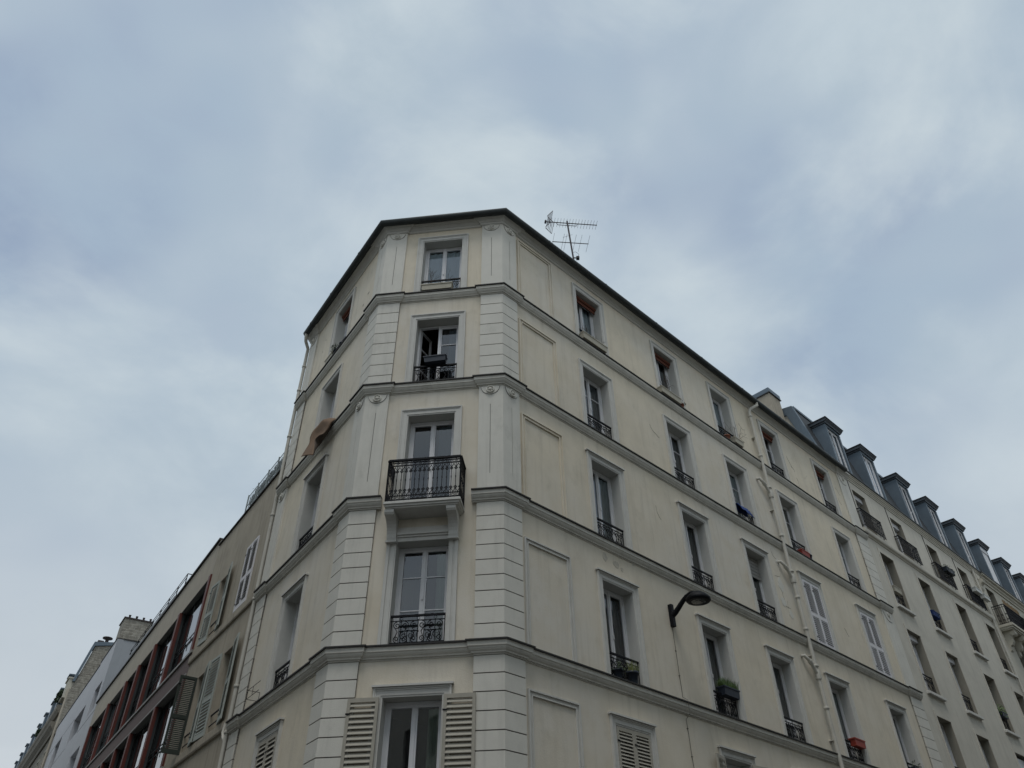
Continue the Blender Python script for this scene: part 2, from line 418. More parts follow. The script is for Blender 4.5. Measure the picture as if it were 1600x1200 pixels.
def add_window(bld, face, uc, z0, w, h, depth=.25, munt=(), curtain='w', open_left=False, transom=None, blind=None, frame='white', label=None, glass='glass', y=None):
    M = FM(face, uc, -depth, z0)
    k = (round(w,3), round(h,3), munt, open_left, transom, frame)
    wn = link('window', cached(('win',)+k, lambda: window_mb(w, h, munt, open_left, transom), 'window_frame', [M_[frame]]), bld, M)
    if label: wn['label'] = label
    link('glass_pane', cached(('pane', k, glass), lambda: pane_mb(w, h, open_left=open_left), 'glass_pane', [M_[glass]]), wn, M)
    a = w/2-.06; mt = {'w': 'curtw', 'g': 'curtg', 'b': 'curtb', 'd': 'curtd'}
    if curtain:
        for i, seg in enumerate(curtain.split('+')):
            c = seg[0]; rng = seg[1:] or 'f'
            xa, xb = {'f': (-a, a), 'l': (-a, -.08), 'r': (.12, a), 'L': (-a, -a*.55), 'R': (a*.5, a)}[rng]
            link('curtain', curtain_mb(xa, xb, .04, h-.12, .075+.05*i, waves=max(2, 6*(xb-xa)), seed=hash_(face,uc,z0)).mesh('curtain', [M_[mt[c]]]), wn, M)
    if blind == 'orange':
        b = MB(); b.tube([(-w/2+.02,0,0),(w/2-.02,0,0)], .065, 12); b.box(-w/2+.03, w/2-.03, -.012, .012, -.16, -.05)
        part(b, 'roller_blind', M_['orange'], wn, M@Matrix.Translation((0,-.10,h-.09)))
    if blind == 'shutter':
        b = MB()
        n = 12
        for i in range(n): b.box(-w/2+.05, w/2-.05, -.012-.006*(i%2), .0, h-.02-(i+1)*.055, h-.02-i*.055-.006)
        part(b, 'roller_shutter', M_['sillm'], wn, M@Matrix.Translation((0,-.02,0)))
    if blind == 'box':
        b = MB(); b.box(-w/2, w/2, -.14, -.01, h-.22, h-.002)
        part(b, 'shutter_box', M_['white'], wn, M)
    return wn
def hash_(*a):
    x = 0
    for c in a: x = (x*131+int(abs(ord(c) if isinstance(c,str) else c*97)))%99991
    return x
def add_rail(bld, face, uc, z0, w=1.0, h=.5, o=-.05):
    return link('window_railing', cached(('rail', w, h), lambda: railing_mb(w, h), 'window_railing', [M_['iron']]), bld, FM(face, uc, o, z0))

# ================================================================== SETTING
gr = MB(); S = 400
gr.add([(-S,-S,0),(S,-S,0),(S,S,0),(-S,S,0)], [(0,1,2,3)])
tag(part(gr, 'street', M_['asph'], None, Matrix()), kind='structure')

# ================================================================== MAIN CORNER BUILDING
BT = [14.02, 11.09, 8.13, 5.08, 2.05]       # string course tops
OPT = [16.03, 13.13, 10.20, 7.13, 4.20]     # opening heads
ROOFZ = 16.62
LE = 5.24; RE = 18.95
base = Matrix.Translation((P1.x, P1.y, 0))
B = empty('corner_apartment_building', base, 'cream five-storey corner building with a narrow chamfered front, grey-white quoins and a dark gutter', 'apartment building')
GZ = -EYE
RC = [3.38, 6.94, 9.92, 12.98, 16.65]; LC = 2.62; CC = 1.515
def ops_for(centres, s, w=1.0, floors=range(5)):
    out = []
    for f in floors:
        z0 = BT[f]+.01
        for c in centres: out.append((s*c-w/2, s*c+w/2, z0, OPT[f]))
    return out
opsC = [o for i, o in enumerate(ops_for([CC], 1, 1.03))]
opsC[2] = (CC-.515, CC+.515, 7.77, OPT[2])
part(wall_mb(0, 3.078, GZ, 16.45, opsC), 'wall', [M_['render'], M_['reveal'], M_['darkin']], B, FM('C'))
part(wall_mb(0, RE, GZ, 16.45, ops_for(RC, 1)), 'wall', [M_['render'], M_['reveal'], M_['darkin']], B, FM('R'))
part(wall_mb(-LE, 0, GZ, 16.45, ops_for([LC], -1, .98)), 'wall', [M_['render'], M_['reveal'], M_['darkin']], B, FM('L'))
# back and party walls, floors
foot = [W2('C',0), W2('L',LE), W2('L',LE,-9), W2('R',RE,-9), W2('R',RE), W2('R',0)]
mb = MB()
for i in range(1, 4):
    a, b = foot[i], foot[i+1]
    mb.add([(a.x,a.y,GZ),(b.x,b.y,GZ),(b.x,b.y,17.0),(a.x,a.y,17.0)], [(0,1,2,3)])
part(mb, 'party_wall', M_['l2'], B, WM)
inner = [W2('C',.15,-.14), W2('L',LE-.1,-.26), W2('L',LE-.1,-8.9), W2('R',RE-.1,-8.9), W2('R',RE-.1,-.26), W2('C',2.93,-.14)]
mb = MB()
for z in (16.3, 13.85, 10.95, 8.0-.33, 4.95, 1.9):
    mb.prism([tuple(p) for p in inner], z-.12, z, 0)
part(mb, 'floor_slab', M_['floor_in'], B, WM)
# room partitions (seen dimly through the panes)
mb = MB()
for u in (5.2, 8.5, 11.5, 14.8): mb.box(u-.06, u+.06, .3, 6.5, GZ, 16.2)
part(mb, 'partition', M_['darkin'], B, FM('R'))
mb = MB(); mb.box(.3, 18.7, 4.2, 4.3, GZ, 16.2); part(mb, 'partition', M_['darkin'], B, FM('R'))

QL, QCl, QCr, QR, LQ0, RQ0 = .50, .52, 2.56, .48, 4.65, 18.1
def cornerpt(k, o):
    (fa, fb) = (('L','C'), ('C','R'))[k]
    P = P1 if k == 0 else P2
    n1 = FACE[fa][2]; n2 = FACE[fb][2]
    off = (n1+n2)/(1+n1.dot(n2)); return P+off*o
def jog(o=.05):
    A = [W2('L',LE,o), W2('L',LQ0,o), W2('L',LQ0,0), W2('L',QL,0), W2('L',QL,o), cornerpt(0,o), W2('C',QCl,o), W2('C',QCl,0)]
    C_ = [W2('C',QCr,0), W2('C',QCr,o), cornerpt(1,o), W2('R',QR,o), W2('R',QR,0), W2('R',RQ0,0), W2('R',RQ0,o), W2('R',RE+.0,o)]
    return A, C_
ja, jc = jog()
def stone_prof(z): return [(-.02,z-.03),(.105,z-.03),(.105,z-.115),(.088,z-.13),(.083,z-.15),(.066,z-.178),(.045,z-.198),(.040,z-.222),(.014,z-.224),(.012,z-.250),(-.02,z-.250)]
def flash_prof(z): return [(-.02,z-.0295),(.135,z-.0295),(.137,z-.002),(-.02,z+.012)]
for k, z in enumerate(BT):
    paths = [ja+jc] if k != 2 else None
    if k == 2:
        j3a = ja[:-1][:-1]+[W2('C',.62,.05)]; j3c = [W2('C',2.46,.05)]+jc[2:]
        paths = [j3a, j3c]
    a = MB(); b = MB()
    for p in paths: a.sweep(p, stone_prof(z)); b.sweep(p, flash_prof(z))
    sc = part(a, 'string_course', M_['band'], B, WM)
    part(b, 'lead_flashing', M_['flash'], sc, WM)
# eaves cornice, gutter
mb = MB(); mb.sweep(ja+jc, [(-.02,16.44),(.02,16.44),(.045,16.46),(.045,16.49),(.075,16.51),(.12,16.56),(.17,16.585),(.20,16.59),(.20,16.625),(-.02,16.625)])
part(mb, 'cornice', M_['trim'], B, WM)
gpath = [W2('L',LE-.1,0), cornerpt(0,0), cornerpt(1,0), W2('R',18.5,0)]
mb = MB(); gp = [(.20,16.70)]+[(.29+.085*math.cos(t), 16.675-.085*math.sin(t)*1.2) for t in [i*math.pi/8 for i in range(9)]]
gp = [(.375,16.70),(.385,16.665),(.375,16.62),(.345,16.58),(.30,16.56),(.25,16.565),(.215,16.60),(.205,16.63),(.205,16.70)]
mb.sweep(gpath, gp, 0, True)
for i in range(1, 5): pass
gt = part(mb, 'gutter', M_['zinc_dark'], B, WM)
mb = MB()
for f, us in (('R', [1.5+2.4*i for i in range(7)]), ('L', [1.2, 3.1, 4.6])):
    P, d, n, s = FACE[f]
    for u in us:
        a = [W2(f, u-.02, 0), W2(f, u+.02, 0)]
        if s < 0: a.reverse()
        mb.sweep(a, [(o*1.0+(.008 if o > .29 else 0), z-(.008 if z < 16.65 else -.004)) for o, z in gp])
part(mb, 'gutter_joint', M_['zinc_dark'], gt, WM)
# roof
mb = MB(); rp = [W2('L',LE,0), cornerpt(0,0), cornerpt(1,0), W2('R',RE,0)]
mb.sweep(rp, [(.22,16.64),(.22,16.69),(-2.8,17.75),(-2.8,17.60)])
top = [W2('L',LE,-2.75), W2('L',LE,-9), W2('R',RE,-9), W2('R',RE,-2.75), cornerpt(1,-2.75)]
mb.prism([tuple(p) for p in top], 17.62, 17.72)
part(mb, 'roof', M_['zinc'], B, WM)
# quoins and pilasters
def band_poly(kind, o0, o1):
    if kind == 0: return [W2('L',QL,o0), W2('L',QL,o1), cornerpt(0,o1), W2('C',QCl,o1), W2('C',QCl,o0), cornerpt(0,o0)]
    if kind == 1: return [W2('C',QCr,o0), W2('C',QCr,o1), cornerpt(1,o1), W2('R',QR,o1), W2('R',QR,o0), cornerpt(1,o0)]
    if kind == 2: return [W2('L',LE,o0), W2('L',LE,o1), W2('L',LQ0,o1), W2('L',LQ0,o0)]
    return [W2('R',RQ0,o0), W2('R',RQ0,o1), W2('R',RE,o1), W2('R',RE,o0)]
tops = [16.44]+[b-.25 for b in BT[:4]]
for f in range(5):
    z0, z1 = BT[f]+.0, tops[f]
    for kind in range(4):
        mb = MB()
        if f in (1, 3, 4):
            mb.prism([tuple(p) for p in band_poly(kind, -.01, .036)], z0, z1, 1)
            n = 8 if f == 1 else 9; dz = (z1-z0)/n
            for i in range(n):
                mb.prism([tuple(p) for p in band_poly(kind, .0, .05)], z0+dz*i+(.010 if i else .001), z0+dz*(i+1)-.010, 0)
            part(mb, 'corner_quoins', [M_['quoin'], M_['groove']], B, WM)
        else:
            mb.prism([tuple(p) for p in band_poly(kind, -.01, .040)], z0, z1, 0)
            # plates with one incised vertical line each
            def plate(face, ua, ub, ca, cb):
                """ua: free edge, ub: other edge (corner when ca/cb given)"""
                uc = (ua+ub)/2; g = .006; s = 1 if ub > ua else -1
                def quad(p, q, za, zb): mb.prism([tuple(p[0]), tuple(p[1]), tuple(q[1]), tuple(q[0])], za, zb, 0)
                def e(u): return (W2(face,u,.035), W2(face,u,.05))
                E = e(ub) if ca is None else (cornerpt(ca,.035), cornerpt(ca,.05))
                za, zb = z0+.42, z1-.50
                quad(e(ua), e(uc-s*g), za, zb); quad(e(uc+s*g), E, za, zb)
                quad(e(ua), E, z0+.001, za); quad(e(ua), E, zb, z1)
                # capital: half-round swag and rosette
                Mx = FM(face, uc, .05, z1-.015)@Matrix.Translation((0,0,-EYE))
                rr = abs(ub-ua)*.40
                mb.box(-.0045, .0045, -.0006-0, .006, -1.0-(z1-z0)+1.0+.44, -.49, 1, Mx@Matrix.Translation((0,.009,0)))
                vsw = [Mx@Vector((rr*math.cos(t), yy, rr*math.sin(t)*1.05)) for yy in (.004,-.016) for t in [math.pi+i*math.pi/14 for i in range(15)]]
                mb.add(vsw, [tuple(range(15,30)), tuple(range(14,-1,-1))]+[(i,i+1,i+16,i+15) for i in range(14)], 0)
                mb.tube([Mx@Vector((rr*math.cos(t), 0, rr*math.sin(t)*1.05-.0)) for t in [math.pi+i*math.pi/14 for i in range(15)]], .007, 5, 1)
                mr = Mx@Matrix.Translation((0,-.014,-.10))@Matrix.Rotation(R_(90),4,'X')
                mb.lathe([(.095,0),(.095,.024),(.086,.040),(.072,.038),(.064,.006),(.040,.006),(.034,.036),(.018,.05),(.001,.05)], 16, 0, mr)
                for q in range(6): mb.lathe([(.001,.0),(.014,.008),(.014,.022),(.001,.028)], 6, 0, mr@Matrix.Translation((.047*math.cos(q*1.047),.047*math.sin(q*1.047),.006)))
            if kind == 0: plate('L', QL, 0, 0, 0); plate('C', QCl, 0, 0, 0)
            elif kind == 1: plate('C', QCr, 3.078, 1, 1); plate('R', QR, 0, 1, 1)
            elif kind == 2: plate('L', LE, LQ0, None, None)
            else: plate('R', RQ0, RE, None, None)
            part(mb, 'pilaster', [M_['quoin'], M_['groove']], B, WM)
# blank panels on the right face
for f in range(5):
    h = (16.30, 13.33, 10.38, 7.30, 4.37)[f]-BT[f]
    mb = MB(); w = 1.32
    def ring(a0, a1, p):
        for s in (-1, 1):
            x = sorted((s*(w/2-a0), s*(w/2-a1))); mb.box(x[0], x[1], -p, 0, 0, h-a1)
        mb.box(-(w/2-a0), w/2-a0, -p, 0, h-a1, h-a0)
    ring(0, .03, .045); ring(.03, .085, .018); ring(.085, .105, .034)
    part(mb, 'panel_moulding', M_['trim'] if f > 2 else M_['render'], B, FM('R', 1.215, 0, BT[f]+.004))
# windows of the corner building
CUR = {('C',0):'wf', ('C',1):None, ('C',2):'wf', ('C',3):'gR', ('C',4):'gr', }
def surround(face, u, f, w=1.0, heavy=False, z0=None):
    z0 = BT[f]+.004 if z0 is None else z0; h = OPT[f]-z0
    link('window_surround', cached(('sur', w, round(h,3), heavy), lambda: surround_mb(w, h, heavy=heavy), 'window_surround', [M_['trim']]), B, FM(face, u, 0, z0))
# chamfered front
for f in range(5):
    z0 = BT[f]+.012 if f != 2 else 7.80
    h = OPT[f]-z0
    add_window(B, 'C', CC, z0, 1.03, h-.005, munt=((.36,.70) if f in (1,3) else ()), curtain=[ 'wf', 'dR', 'dr', 'gR+dl', 'gR'][f], open_left=(f==1), glass='glass')
    if f not in (2, 3): surround('C', CC, f, 1.03, heavy=(f==4))
surround('C', CC, 2, 1.03, z0=7.80)
for f in (0, 1, 3): add_rail(B, 'C', CC, BT[f]+.03, 1.02, .56 if f else .52)
# first-floor-below-balcony window: jamb pilasters and lintel
mb = MB()
for s in (-1, 1):
    x = sorted((s*.515, s*.70)); mb.box(x[0], x[1], -.03, 0, 0, 2.04)
    x = sorted((s*.54, s*.60)); mb.box(x[0], x[1], -.042, -.03, 0, 2.04)
    x = sorted((s*.64, s*.70)); mb.box(x[0], x[1], -.055, -.03, 0, 2.04)
mb.box(-.515, .515, -.03, 0, 2.045, 2.13); mb.box(-.515, .515, -.055, 0, 2.13, 2.17); mb.box(-.515, .515, -.085, 0, 2.17, 2.22); mb.box(-.515, .515, -.04, 0, 2.22, 2.34)
part(mb, 'window_surround', M_['trim'], B, FM('C', CC, 0, BT[3]+.004))
# balcony
BW = .76
bal = part(MB().bevbox(-BW, BW, -.52, 0, -.055, .0, .008).box(-BW+.03, BW-.03, -.49, 0, -.10, -.055).box(-BW+.06, BW-.06, -.46, 0, -.13, -.10), 'balcony', M_['trim'], B, FM('C', CC+.04, 0, 7.76))
def bracket():
    pts = [(0,0),(-.45,0),(-.45,-.06)]
    for i in range(9):
        t = i/8*math.pi/2; pts.append((-.42+.30*math.sin(t), -.10-.34*(1-math.cos(t))))
    pts += [(-.12,-.44),(-.10,-.50),(0,-.50)]
    return pts
for s in (-1, 1):
    mb = MB(); x = sorted((s*.515, s*.70)); mb.xprism(bracket(), x[0], x[1]); mb.box(x[0]-.015, x[1]+.015, -.135, 0, -.54, -.50)
    part(mb, 'balcony_bracket', M_['trim'], bal, FM('C', CC, 0, 7.625))
def balc_rail(w, d, h, step=.093):
    mb = MB(); a = w/2
    def bar(p, q, r): mb.tube([p, q], r, 4)
    segs = [((-a,-d),(a,-d)), ((-a,-d),(-a,0)), ((a,-d),(a,0))]
    for (x0,y0),(x1,y1) in segs:
        L_ = math.hypot(x1-x0, y1-y0); n = max(2, int(round(L_/step)))
        dx, dy = (x1-x0)/L_, (y1-y0)/L_
        ang = math.atan2(dy, dx); M = Matrix.Translation((x0,y0,0))@Matrix.Rotation(ang,4,'Z')
        mb.box(0, L_, -.028, .028, h-.04, h, 0, M)
        for z in (.03, .12, h-.16, h-.09): mb.box(0, L_, -.010, .010, z, z+.017, 0, M)
        for i in range(n+1):
            x = L_*i/n
            mb.tube([M@Vector((x,0,.0)), M@Vector((x,0,h-.02))], .0085 if 0 < i < n else .020, 4)
            mb.tube([M@Vector((x,0,h*.5-.02)), M@Vector((x,0,h*.5)), M@Vector((x,0,h*.5+.02))], .012, 5)
            if i < n:
                xc = L_*(i+.5)/n; rr = step*.36
                for zc in (.078, h-.115): mb.tube([M@Vector((xc+.028*math.cos(q),0,zc+.026*math.sin(q))) for q in [k*math.pi/4 for k in range(8)]], .006, 4, closed=True)
                if True:
                    for s in (-1, 1):
                        for zc, up in ((.25, 1), (h-.29, -1)):
                            mb.tube([M@Vector((xc+s*rr*.05+q[0]*1, 0, q[2])) for q in spiral(s*rr*.75, zc, rr*.75, 1.2, math.pi/2*up, -s*up, 10)], .008, 4)
                            mb.tube([M@Vector((xc,0,zc-up*.11)), M@Vector((xc+s*rr*1.3,0,zc-up*.02))], .008, 4)
    return mb
part(balc_rail(1.47, .47, .98), 'balcony_railing', M_['iron'], bal, FM('C', CC+.04, 0, 7.765))
# open louvred shutters beside the lowest front window
for x0, flip in ((.42, 1), (2.075, 1)):
    h = 4.20-2.08
    sh = part(shutter_mb(.54, h, .085, False), 'shutter', [M_['shutter'], M_['iron']], B, FM('C', x0, .06, 2.07))
# right face
for f in range(5):
    for c, u in enumerate(RC):
        z0 = BT[f]+.012; h = OPT[f]-z0-.005
        heavy = f >= 2
        surround('R', u, f, 1.0, heavy)
        closed = (f == 2 and c in (3, 4)) or (f == 4 and c in (0,))
        cur = random.Random(f*7+c).choice(['wf','wL+dR','dr','wr+dl','bR','wf'])
        add_window(B, 'R', u, z0, 1.0, h, munt=((.36,.70) if (f, c) in ((0,3),(1,0),(1,2),(1,3),(2,4),(1,1),(1,4),(0,4)) else ()),
                   curtain=(None if closed else cur), blind=('orange' if f == 0 and c != 2 else ('shutter' if (f,c) == (2,2) else None)), transom=(.5 if (f,c) == (3,2) else None))
        if closed:
            mt = M_['shutterw'] if f == 2 else M_['shutter']; w = .497
            for k in (0, 1):
                hh = OPT[f]-BT[f]-.03
                m = cached(('sh', f, w), lambda: shutter_mb(w, hh, .062, True), 'shutter', [mt, M_['iron']])
                link('shutter', m, B, FM('R', u-.498+k*.499, -.005, BT[f]+.015))
        else:
            add_rail(B, 'R', u, BT[f]+.03, .99, .52)
for k in (0, 1):   # half-open pair on the second window of the lowest row
    hh = OPT[4]-BT[4]-.03
    M = FM('R', RC[1]-.5, .03, BT[4]+.015)@Matrix.Rotation(R_(180+14),4,'Z') if k == 0 else FM('R', RC[1]+.5, .04, BT[4]+.015)@Matrix.Rotation(R_(-10),4,'Z')
    link('shutter', shutter_mb(.497, hh, .085, True).mesh('shutter', [M_['shutter'], M_['iron']]), B, M)
# left face
for f in range(5):
    z0 = BT[f]+.012; h = OPT[f]-z0-.005
    surround('L', LC, f, .98, f >= 2)
    add_window(B, 'L', LC, z0, .98, h, munt=((.36,.70) if f in (1,) else ()), curtain=['wf','wf','dr','wf','b'][f], blind=('orange' if f == 0 else None))
    if f == 4:
        for k in (0, 1):
            hh = OPT[f]-BT[f]-.03
            link('shutter', cached(('shl', f), lambda: shutter_mb(.487, hh, .085, True), 'shutter', [M_['shutter'], M_['iron']]), B, FM('L', LC+.488-k*.489, -.005, BT[f]+.015))
    else: add_rail(B, 'L', LC, BT[f]+.03, .97, .50)
# downpipes
def pipe_run(face, u, zs, o=.12, gut=None, r=.055):
    mb = MB()
    pts = []
    if gut: pts += [Vector((gut[0],-gut[1],gut[2])), Vector((gut[0],-gut[1],gut[2]-.12)), Vector((gut[0]+(u-gut[0])*.35,-gut[1]*.75-o*.25,gut[2]-.22)), Vector((gut[0]+(u-gut[0])*.8,-o*1.15,gut[2]-.36)), Vector((u,-o,gut[2]-.52))]
    pts += [Vector((u,-o,z)) for z in zs]
    mb.tube(pts, r, 12)
    return mb
mb = pipe_run('R', 11.65, [15.5, 11.2, 8.2, GZ], .125, (12.02, .30, 16.60))
for z in (15.9, 14.25, 11.3, 9.3, 8.35, 6.2, 3.5): mb.lathe([(.066,-.035),(.072,-.03),(.072,.03),(.066,.035)], 12, 0, Matrix.Translation((11.65,-.125,z)))
for z in (15.0, 12.2, 7.6, 5.4): mb.box(11.57, 11.73, -.13, 0, z-.012, z+.012)
dp = part(mb, 'downpipe', M_['pipe'], B, FM('R'))
for z in (12.85, 9.95, 7.15):
    mb = MB(); mb.tube([(11.20,-.01,z+.36),(11.22,-.09,z+.36),(11.34,-.13,z+.26),(11.48,-.13,z+.13),(11.62,-.13,z-.06)], .048, 10)
    mb.lathe([(.078,-.12),(.082,-.10),(.082,.10),(.078,.12)], 12, 0, Matrix.Translation((11.65,-.125,z-.08)))
    mb.lathe([(.074,-.03),(.088,-.02),(.088,.02),(.074,.03)], 12, 0, Matrix.Translation((11.65,-.125,z+.16)))
    mb.tube([(11.36,-.13,z+.25),(11.43,-.13,z+.18)], .062, 10)
    part(mb, 'pipe_branch', M_['pipe'], dp, FM('R'))
mb = pipe_run('L', -5.35, [15.3, 11.2, 8.2, GZ], .08, (-5.05, .30, 16.60), .05)
for z in (15.55, 14.6, 12.9, 10.35, 8.0, 5.9, 4.9): mb.lathe([(.062,-.03),(.066,-.025),(.066,.025),(.062,.03)], 12, 0, Matrix.Translation((-5.35,-.08,z)))
dp2 = part(mb, 'downpipe', M_['pipe'], B, FM('L'))
mb = MB(); mb.tube([(-5.6,-.08,5.15),(-5.6,-.10,4.95),(-5.50,-.10,4.82),(-5.35,-.08,4.70)], .035, 8); part(mb, 'pipe_branch', M_['pipe'], dp2, FM('L'))
# chimney and roof vent
mb = MB(); mb.box(17.66, 18.55, 1.50, 2.9, 17.0, 21.20, 0); mb.box(17.60, 18.61, 1.44, 2.95, 21.20, 21.24, 1); mb.box(17.62, 18.59, 1.46, 2.93, 21.24, 21.47, 2)
part(mb, 'chimney', [M_['l2'], M_['slate'], M_['zinc']], B, FM('R'))
mb = MB(); mb.lathe([(.16,0),(.16,.45),(.22,.47),(.20,.55),(.05,.62)], 16, 0, Matrix.Translation((4.75,.25,16.7)))
part(mb, 'roof_vent', M_['zinc'], B, FM('R'))
# plaster cracks and patches on the right face
rnd = random.Random(5)
mb = MB()
def crack(x, z, L_, a):
    pts = [Vector((x,-.001,z))]
    for i in range(6):
        a += rnd.uniform(-.6,.6); pts.append(pts[-1]+Vector((math.cos(a)*L_/6,0,math.sin(a)*L_/6)))
    mb.tube(pts, .006, 3)
for x, z, l, a in ((10.9,15.3,.5,-1.2),(10.7,14.75,.4,-.5),(12.2,14.9,.35,-1),(13.0+1.0,15.4,.5,-1.4),(14.3,14.6,.4,-.9),(15.0,14.9,.3,-.4),(11.0,10.7,.5,-1.6),(11.2,10.1,.6,-1.3),(10.95,9.6,.6,-.8),(11.2,9.1,.5,-1.5),(10.9,8.9,.4,-.4),(14.6,9.2,.3,.2),(15.3,8.7,.25,.2),(5.6,12.6,.5,-.8),(5.3,9.9,.4,-.9),(14.1,15.0,.3,0),(17.6,15.6,.4,-1.2),(17.55,15.1,.3,-.9)): crack(x, z, l, a)
part(mb, 'plaster_crack', M_['crack'], B, FM('R'))
M_['smudge'] = mat('damp_smudge', (.53,.49,.41), .95, var=.35, vscale=8)
def patch(mb, x, z, w, h, seed):
    r = random.Random(seed); n = 14
    vs = [(x+w/2*math.cos(2*math.pi*i/n)*r.uniform(.6,1.1), -.006, z+h/2*math.sin(2*math.pi*i/n)*r.uniform(.6,1.1)) for i in range(n)]
    mb.add(vs+[(v[0],.0,v[2]) for v in vs], [tuple(range(n))]+[(i,(i+1)%n,n+(i+1)%n,n+i) for i in range(n)])
for x, z, w, h in ((11.05,9.55,.35,.5),(10.98,9.0,.3,.35),(11.25,8.7,.25,.3),(11.2,10.3,.22,.3)):
    mb = MB(); patch(mb, x, z, w, h, int(x*100+z*10)); part(mb, 'peeling_paint_patch', M_['quoin'], B, FM('R'))
for x, z, w, h in ((3.05,7.72,.16,.22),(3.42,7.66,.2,.2),(3.62,7.60,.09,.12),(4.05,7.85,.1,.05)):
    mb = MB(); patch(mb, x, z, w, h, int(x*50)); part(mb, 'damp_smudge', M_['smudge'], B, FM('R'))
for x, z, w, h in ((.95,15.05,.12,.06),(1.2,14.8,.08,.1),(3.9,15.6,.05,.05),(4.0,15.2,.05,.04)):
    mb = MB(); patch(mb, -x, z, w, h, int(x*100)); part(mb, 'chipped_plaster', M_['crack'], B, FM('L'))

# ================================================================== small things on the corner building
def planter_mb(w=.8, d=.18, h=.19, flare=.02):
    mb = MB(); a = w/2
    o = [(-a+flare,-d/2+flare/2),(a-flare,-d/2+flare/2),(a-flare,d/2-flare/2),(-a+flare,d/2-flare/2)]
    t = [(-a,-d/2),(a,-d/2),(a,d/2),(-a,d/2)]
    vs = [(x,y,0) for x,y in o]+[(x,y,h) for x,y in t]
    mb.add(vs, [(0,3,2,1)]+[(i,(i+1)%4,4+(i+1)%4,4+i) for i in range(4)])
    # rim
    e = .012
    mb.box(-a-e, a+e, -d/2-e, -d/2+e, h-.03, h); mb.box(-a-e, a+e, d/2-e, d/2+e, h-.03, h)
    mb.box(-a-e, -a+e, -d/2+e, d/2-e, h-.03, h); mb.box(a-e, a+e, -d/2+e, d/2-e, h-.03, h)
    mb.add([(-a+.01,-d/2+.01,h-.035),(a-.01,-d/2+.01,h-.035),(a-.01,d/2-.01,h-.035),(-a+.01,d/2-.01,h-.035)], [(0,1,2,3)], 1)
    return mb
def leaves_mb(w, d, h, n, size=.035, seed=0, droop=.15, blades=False):
    r = random.Random(seed); mb = MB()
    for i in range(n):
        x = r.uniform(-w/2, w/2); y = r.uniform(-d/2, d/2); q = 1-(2*x/w)**2*.5
        z = r.uniform(-droop, h*q*r.uniform(.5,1.0)); 
        if blades:
            a = r.uniform(0, 6.28); l = h*r.uniform(.5,1.1); lean = r.uniform(.1,.5)*l
            dx, dy = math.cos(a)*lean, math.sin(a)*lean; s = .006
            mb.add([(x-s,y,0),(x+s,y,0),(x+dx*.5+s*.7,y+dy*.5,l*.65),(x+dx*.5-s*.7,y+dy*.5,l*.65),(x+dx,y+dy,l)], [(0,1,2,3),(3,2,4)])
            continue
        k = size*r.uniform(.6,1.3)
        v1 = Vector((r.gauss(0,1),r.gauss(0,1),r.gauss(0,1))).normalized(); v2 = v1.orthogonal().normalized()
        c = Vector((x,y,z))
        mb.add([c-v1*k, c+v2*k*.45, c+v1*k, c-v2*k*.45], [(0,1,2,3)])
    return mb
def twigs_mb(w, h, n, seed=0, r0=.0065):
    r = random.Random(seed); mb = MB()
    def br(p, a, b, l, rr, dep):
        pts = [p]; 
        for i in range(4):
            a += r.uniform(-.25,.25); b += r.uniform(-.3,.3)
            p = p+Vector((math.sin(a)*math.cos(b), math.sin(a)*math.sin(b)*.6, math.cos(a)))*l/4; pts.append(p)
        mb.tube(pts, rr, 4, r2=rr*.5)
        if dep:
            for q in pts[1:4]:
                if r.random() < .75: br(q, a+r.choice((-1,1))*r.uniform(.4,.9), b+r.uniform(-1,1), l*.5, rr*.6, dep-1)
    for i in range(n): br(Vector((r.uniform(-w/2,w/2),0,0)), r.uniform(-.5,.5), r.uniform(-3,3), h*r.uniform(.5,1), r0, 2)
    return mb
def planter(face, u, o, z, col, label, w=.8, plant=None, h=.19, d=.18, tilt=0, seed=1, cat='planter', group='flower boxes on the window ledges', ph=.2, pn=150, name='window_planter'):
    M = FM(face, u, o, z)@Matrix.Rotation(R_(tilt),4,'Y')
    p = part(planter_mb(w, d, h), name, [M_[col], M_['soil']], None, M)
    tag(p, label, cat, group)
    Mt = M@Matrix.Translation((0,0,h-.03))
    for k in (plant or '').split('+'):
        if k == 'twig': part(twigs_mb(w*.8, ph*2.2, max(3, int(w*6)), seed), 'bare_stems', M_['twig'], p, Mt)
        elif k == 'leaf': part(leaves_mb(w*1.02, d*1.1, ph, pn, seed=seed), 'foliage', M_['leaf'], p, Mt)
        elif k == 'dark': part(leaves_mb(w*1.02, d*1.2, ph, pn, seed=seed, droop=.2), 'foliage', M_['leafd'], p, Mt)
        elif k == 'blade': part(leaves_mb(w*.9, d*.9, ph, pn, seed=seed, blades=True), 'foliage', M_['leafy'], p, Mt)
        elif k == 'grass': part(leaves_mb(w*.98, d*.98, ph, pn*3, seed=seed, blades=True), 'foliage', M_['leaf'], p, Mt)
    return p
def pot_mb(r=.08, h=.14):
    mb = MB(); mb.lathe([(r*.7,0),(r*.95,h*.8),(r*1.08,h*.8),(r*1.08,h),(r*.9,h),(r*.9,h*.88),(.001,h*.88)], 16); return mb
